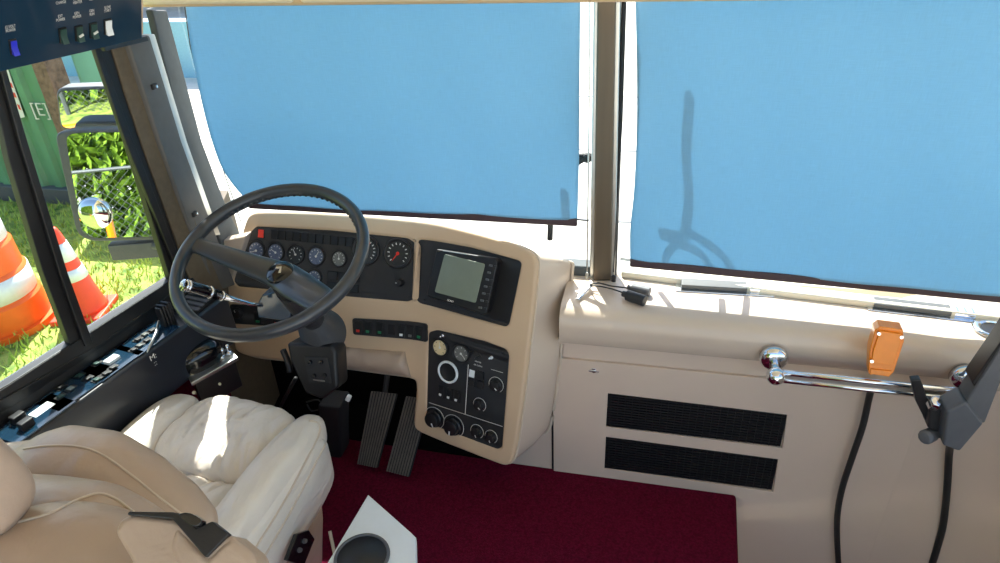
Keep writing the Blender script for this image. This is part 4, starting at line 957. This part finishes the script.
ap('lower_knuckle', [(947, 412), (966, 402), (984, 424), (960, 452), (943, 446)], YA - .008, .06, GREYM, .006)
ap('clamp_body', [(930, 408), (950, 410), (950, 436), (938, 440), (928, 428)], YA + .03, .05, DARK, .006)
ap('strap_hook', [(911, 380.5), (921, 380), (927, 397), (939, 419), (937, 427), (926, 422), (916, 402)], YA + .05, .02, BLACK, .003)
c = atY(936, 402, YA + .03); mb = MB(); mb.lathe(c, V((0, -.5, .9)), [(0, -.02), (.016, -.02), (.016, 0), (.012, .006), (0, .008)], 6); build('bolt', mb, CHROME, arm, bevel=.001)
c = atY(928, 436, YA + .02); mb = MB(); mb.lathe(c, V((-.6, -.6, .2)), [(0, -.02), (.017, -.02), (.018, .012), (.012, .018), (0, .018)], 12); build('clamp_knob', mb, GREYM, arm, bevel=.002)
c = atY(968, 518, 1.603); mb = MB(); axd = V((.10, -1, 0)); mb.lathe(c, axd, [(0, -.012), (.048, -.012), (.048, .004), (.044, .008), (.038, .004), (.036, .001), (0, .001)], 36)
tag(build('round_port', mb, BLACK, smooth=False, bevel=.001), 'round black port cover low on the beige bulkhead at right', 'port cover')

# ================================================================ THINGS ON THE DASH TOP
ZD = .702
def airvent(label, pA_, pB_, nm='defroster_vent'):
    a, b = atZ(*pA_, ZD), atZ(*pB_, ZD); d = (b - a).normalized(); p = V((-d.y, d.x, 0)); L = (b - a).length; R = Matrix((d, p, V((0, 0, 1)))).transposed()
    t = thing(nm, label, 'vent', a.lerp(b, .5), 'defroster vents on the dash top')
    m_ = a.lerp(b, .5) + p * .02; mb = MB(); mb.box(m_ + V((0, 0, .002)), (L + .03, .065, .004), R); build('base_plate', mb, CHROME, t, bevel=.002)
    mb = MB(); mb.prism([a + V((0, 0, .004)) + p * q + V((0, 0, h)) for q, h in [(0, 0), (0, .013), (.02, .017), (.034, .017), (.034, 0)]], d * L * .76); build('vent_hood', mb, VENTG, t, bevel=.002)
    c = a + d * L * .89 + p * .018; mb = MB(); mb.box(c + V((0, 0, .010)), (L * .2, .036, .012), R); 
    for k in range(3): mb.box(c + d * (.018 * (k - 1)) + V((0, 0, .018)), (.008, .026, .006), R)
    build('vent_latch', mb, CHROME, t, bevel=.0015)
airvent('grey defroster vent with a chrome end on the dash, nearest the centre post', (681, 290), (768, 295)); airvent('grey defroster vent on the dash behind the orange box', (873, 309), (976, 321))
c = atZ(994, 330, ZD); mb = MB(); mb.lathe(c, (0, 0, 1), [(.028, .0), (.048, 0), (.050, .004), (.044, .009), (.032, .006), (.028, 0)], 36); t = thing('round_vent', 'round chrome-ringed vent on the dash at the right edge', 'vent', c); build('chrome_ring', mb, CHROME, t, smooth=True)
mb = MB(); mb.lathe(c, (0, 0, 1), [(0, 0), (.032, 0), (.030, .003), (0, .004)], 28); build('vent_core', mb, BLACK, t)
cl = thing('wired_clip', 'chrome clip with two thin wires ending in two dark plugs on the dash', 'clip', atZ(590, 296, ZD))
a, b = atZ(577, 300, ZD + .004), atZ(591, 285.5, ZD + .012); d = (b - a).normalized(); s_ = V((d.y, -d.x, 0)).normalized()
mb = MB(); mb.prism([a - s_ * .006, a + s_ * .006, b + s_ * .007, b - s_ * .007], (0, 0, .003)); mb.prism([a - s_ * .004 + V((0, 0, .003)), a + s_ * .004 + V((0, 0, .003)), b + s_ * .004 + V((0, 0, .014)), b - s_ * .004 + V((0, 0, .014))], (0, 0, .002)); build('clip_body', mb, CHROME, cl, bevel=.001)
for k, (p0, p1, c0, c1, r) in enumerate([((590, 285), (628, 288), (632, 288), (650, 292), .0135), ((590, 286), (624, 293), (627, 295), (645, 301), .0155)]):
    mb = MB(); mb.tube(smoothpath([atZ(*p0, ZD + .014), atZ(598, 283 + k * 3, ZD + .02), atZ(612, 286 + 3 * k, ZD + .012), atZ(*p1, ZD + .012)], 8), .0022, 8); build('wire', mb, CABLE, cl, smooth=True)
    mb = MB(); A, B = atZ(*c0, ZD + r), atZ(*c1, ZD + r); dd = (B - A); mb.tube([A - dd * .25, A, A, A.lerp(B, .98), B], [r * .55, r * .6, r, r, r * .9], 18); build('plug', mb, GREYM if k == 0 else DARK, cl, smooth=False, bevel=.001)

# ================================================================ OUTSIDE THINGS
# shipping container: corrugated green wall, rusty corner post, pale end
cp = atZ(98, 205, GZ); YC = cp.y; CH = atY(95, 42, YC).z - GZ; pass
box = thing('shipping_container', 'big green corrugated container standing on the lawn outside the side window', 'container', cp)
mb = MB(); pts = []; x = cp.x; k = 0
while x > cp.x - 7: pts += [(x, 0), (x - .07, .0), (x - .10, .035), (x - .17, .035), (x - .20, 0)]; x -= .20
outl = [V((px_, YC - dy, GZ + .18)) for px_, dy in pts] + [V((pts[-1][0], YC + .12, GZ + .18)), V((cp.x, YC + .12, GZ + .18))]
mb.prism(outl, (0, 0, CH - .18)); build('corrugated_wall', mb, GREENC, box)
mb = MB(); mb.box((cp.x - 3.5, YC, GZ + .09), (7.1, .16, .18)); build('base_rail', mb, GREYM, box, bevel=.01)
mb = MB(); mb.box((cp.x + .03, YC - .01, GZ + CH / 2), (.14, .2, CH)); build('corner_post', mb, RUST, box, bevel=.01)
mb = MB(); x = cp.x + .17; 
for k in range(2): mb.box((x + .22 + .42 * k, YC + .12, GZ + CH / 2), (.38, .05, CH - .06))
mb.box((x + .43, YC + .16, GZ + CH / 2), (.9, .05, CH)); build('end_door', mb, TEALC, box, bevel=.01)
SPn = Plane((0, YC - .042, 0), V((0, -1, 0)))
mb = MB(); mb.prism([SPn.at(p) for p in [(-10, 60), (7, 66), (25, 117), (13, 120), (0, 88), (-12, 84)]], (0, -.004, 0)); build('white_sticker', mb, PAINT, box)
mb = MB(); 
for q in [(9, 82), (12.5, 92), (17, 104)]: mb.prism([SPn.at((q[0] + a, q[1] + b), .005) for a, b in [(0, 0), (2.4, 1), (4.4, 6), (2, 5)]], (0, -.002, 0))
build('sticker_marks', mb, RED, box)
c = SPn.at((40, 110)); text('container_mark', '[E]', (c, V((1, 0, 0)), V((0, 0, 1))), .17, PAINT, box, .003)
# traffic cone and drum
def cone(px_base, px_top):
    b = atZ(*px_base, GZ + .03); H = atY(*px_top, b.y).z - GZ - .03; o = V((b.x, b.y, GZ + .02))
    t = thing('traffic_cone', 'orange traffic cone with two white bands on the grass outside the window', 'traffic cone', o)
    mb = MB(); mb.box(o + V((0, 0, .02)), (.34, .34, .04), Matrix.Rotation(.3, 3, 'Z')); build('cone_base', mb, CONE, t, bevel=.012)
    rad = lambda h: .145 - (.145 - .032) * h / H
    mb = MB(); mb.lathe(o + V((0, 0, .04)), (0, 0, 1), [(rad(0) + .01, 0), (rad(0), .02)] + [(rad(H * k / 12), H * k / 12) for k in range(1, 12)] + [(rad(H), H - .02), (rad(H) * .7, H), (0, H)], 36); build('cone_body', mb, CONE, t, smooth=True)
    for h0, h1 in ((.40, .53), (.63, .83)): mb = MB(); mb.lathe(o + V((0, 0, .04)), (0, 0, 1), [(rad(H * h0) - .01, H * h0), (rad(H * h0) + .003, H * h0), (rad(H * h1) + .003, H * h1), (rad(H * h1) - .01, H * h1)], 36); build('reflective_band', mb, REFL, t, smooth=True)
cone((86, 311), (65.5, 233))
b = atZ(0, 322, GZ + .03); o = V((b.x + .04, b.y, GZ + .02)); H = 1.02
t = thing('traffic_drum', 'large orange traffic drum with white bands at the left edge of the view', 'traffic drum', o)
rad = lambda h: [.30, .29, .275, .26, .235, .20][min(5, int(h / H * 5.99))]
mb = MB(); pr = [(.33, 0), (.33, .05)]; 
for k in range(5): r = .295 - .022 * k; pr += [(r, .05 + k * .19), (r - .004, .05 + k * .19 + .17), (r - .016, .05 + k * .19 + .185)]
pr += [(.17, 1.01), (.15, 1.03), (0, 1.03)]; mb.lathe(o, (0, 0, 1), pr, 48); build('drum_body', mb, BARR, t, smooth=True).modifiers.new('e', 'EDGE_SPLIT').split_angle = math.radians(35)
for k in (1, 3): r = .295 - .022 * k; mb = MB(); mb.lathe(o, (0, 0, 1), [(r - .01, .06 + k * .19), (r + .004, .06 + k * .19), (r, .05 + k * .19 + .165), (r - .012, .05 + k * .19 + .165)], 48); build('reflective_band', mb, REFL, t, smooth=True)
# door mirrors
def mirror(label, px, inner, X, nrm, extra=None):
    o = atX(105, (px[0][1] + px[-1][1]) / 2, X); pl = Plane(o, V(nrm)); t = thing('wing_mirror', label, 'mirror', o, 'wing mirrors outside the side window')
    P = roundpoly([pl.at(p) for p in px], .03); mb = MB(); mb.prism(P, -pl.n * .06); build('mirror_housing', mb, GREYM, t, bevel=.008, seg=3)
    P = roundpoly([pl.at(p, .0015) for p in inner], .025); mb = MB(); mb.prism(P, pl.n * .002); g = build('mirror_glass', mb, MIRR, t)
    return t, pl
t, pl = mirror('upper, smaller wing mirror outside the driver window', [(55, 88), (104, 86), (125, 88), (138, 130), (60, 131)], [(58, 91), (104, 89), (122, 91), (134, 127), (62, 128)], -1.78, (.24, -1, -.02))
t, pl = mirror('lower, larger wing mirror outside the driver window, with a round spot mirror', [(54, 134), (66, 130), (136, 128), (150, 180), (166, 228), (160, 240), (90, 242), (76, 234)], [(66, 137), (74, 133), (133, 132), (146, 180), (161, 226), (156, 236), (94, 238), (82, 232)], -1.78, (.30, -1, .12))
c = pl.at((95, 213), .004); mb = MB(); mb.lathe(c, pl.n, [(.055, 0), (.055, .004), (.046, .012), (.03, .018), (0, .021)], 32); build('spot_mirror', mb, MIRR, t, smooth=True)
mb = MB(); mb.box(pl.at((150, 248), -.03), (.26, .04, .06), Matrix.Rotation(.3, 3, 'Z')); mb.tube([pl.at((150, 246), -.05), V((-1.38, 1.62, .80))], .012, 10); build('mirror_arm', mb, GREYM, t, bevel=.004)
# hedge and chain-link fence behind the vehicle, seen in the mirrors
def leaves(name, x0, x1, y0, y1, z0, z1, N_, m, sz, label, cat, seed):
    rr = random.Random(seed); mb = MB()
    for i in range(N_):
        p = V((rr.uniform(x0, x1), rr.uniform(y0, y1), z0 + (z1 - z0) * rr.random() + .2 * math.sin(rr.uniform(x0, x1) * 2)))
        a = V((rr.gauss(0, 1), rr.gauss(0, 1), rr.gauss(0, 1))).normalized(); b_ = a.orthogonal().normalized(); s = sz * rr.uniform(.6, 1.4)
        mb.add([p - a * s, p + b_ * s * .5, p + a * s, p - b_ * s * .5], [[0, 1, 2, 3]])
    o_ = build(name, mb, m); tag(o_, label, cat, kind='stuff'); return o_
leaves('hedge', -11, -2.6, -6.4, -5.2, GZ, 3.2, 22000, LEAFM, .13, 'leafy green hedge growing behind the vehicle, seen in the wing mirrors', 'hedge', 5)
fn = thing('chain_link_fence', 'grey chain-link fence before the hedge, reflected in the wing mirror', 'fence', (-6, -4.9, GZ))
mb = MB()
for k in range(90):
    x = -10 + k * .09
    for s in (1, -1): mb.prism([(x, -4.9, GZ), (x + .006, -4.9, GZ), (x + .006 + s * 1.1, -4.9, GZ + 1.1), (x + s * 1.1, -4.9, GZ + 1.1)], (0, .004, 0))
build('wire_mesh', mb, GREYM, fn)
mb = MB(); mb.tube([(-11, -4.9, GZ + 1.12), (-1.9, -4.9, GZ + 1.12)], .022, 8); build('top_rail', mb, GREYM, fn)
for x in (-9, -6.6, -4.2, -1.95): mb = MB(); mb.tube([(x, -4.9, GZ), (x, -4.9, GZ + 1.2)], .03, 8); build('fence_post', mb, GREYM, fn)
bar = thing('barricade', 'orange tubular barricade seen low in the larger wing mirror', 'barricade', (-3.0, -2.6, GZ))
mb = MB()
for z in (.55, .95): mb.tube([(-3.6, -2.6, GZ + z), (-2.6, -2.6, GZ + z)], .035, 8)
for x in (-3.6, -2.6): mb.tube([(x, -2.6, GZ + .02), (x, -2.6, GZ + 1.0)], .035, 8)
build('tube_frame', mb, ORANGE, bar)
# far trees, pale low wall ahead, concrete joints
leaves('tree_foliage', -14, -4.5, 15.5, 18, GZ + .6, 4, 5000, TREEM, .28, 'hazy grey green trees far ahead at the left edge of the windscreen', 'trees', 8)
mb = MB(); a = atZ(150, 78, GZ); mb.box((a.x, a.y + .2, GZ + .42), (9, .3, .84)); tag(build('low_wall', mb, mat('pale_blue_wall', (150, 190, 214), .7)), 'pale blue low wall far ahead below the trees', 'wall')
mb = MB()
for y in (3.6, 5.3, 7.0, 9.0): mb.box((0, y, GZ + .002), (12, .03, .004))
for x in (-1.9, .6, 3.1): mb.box((x, 6, GZ + .002), (.03, 10, .004))
build('ground_joints', mb, GREYM, kind='structure')

#MARK-END
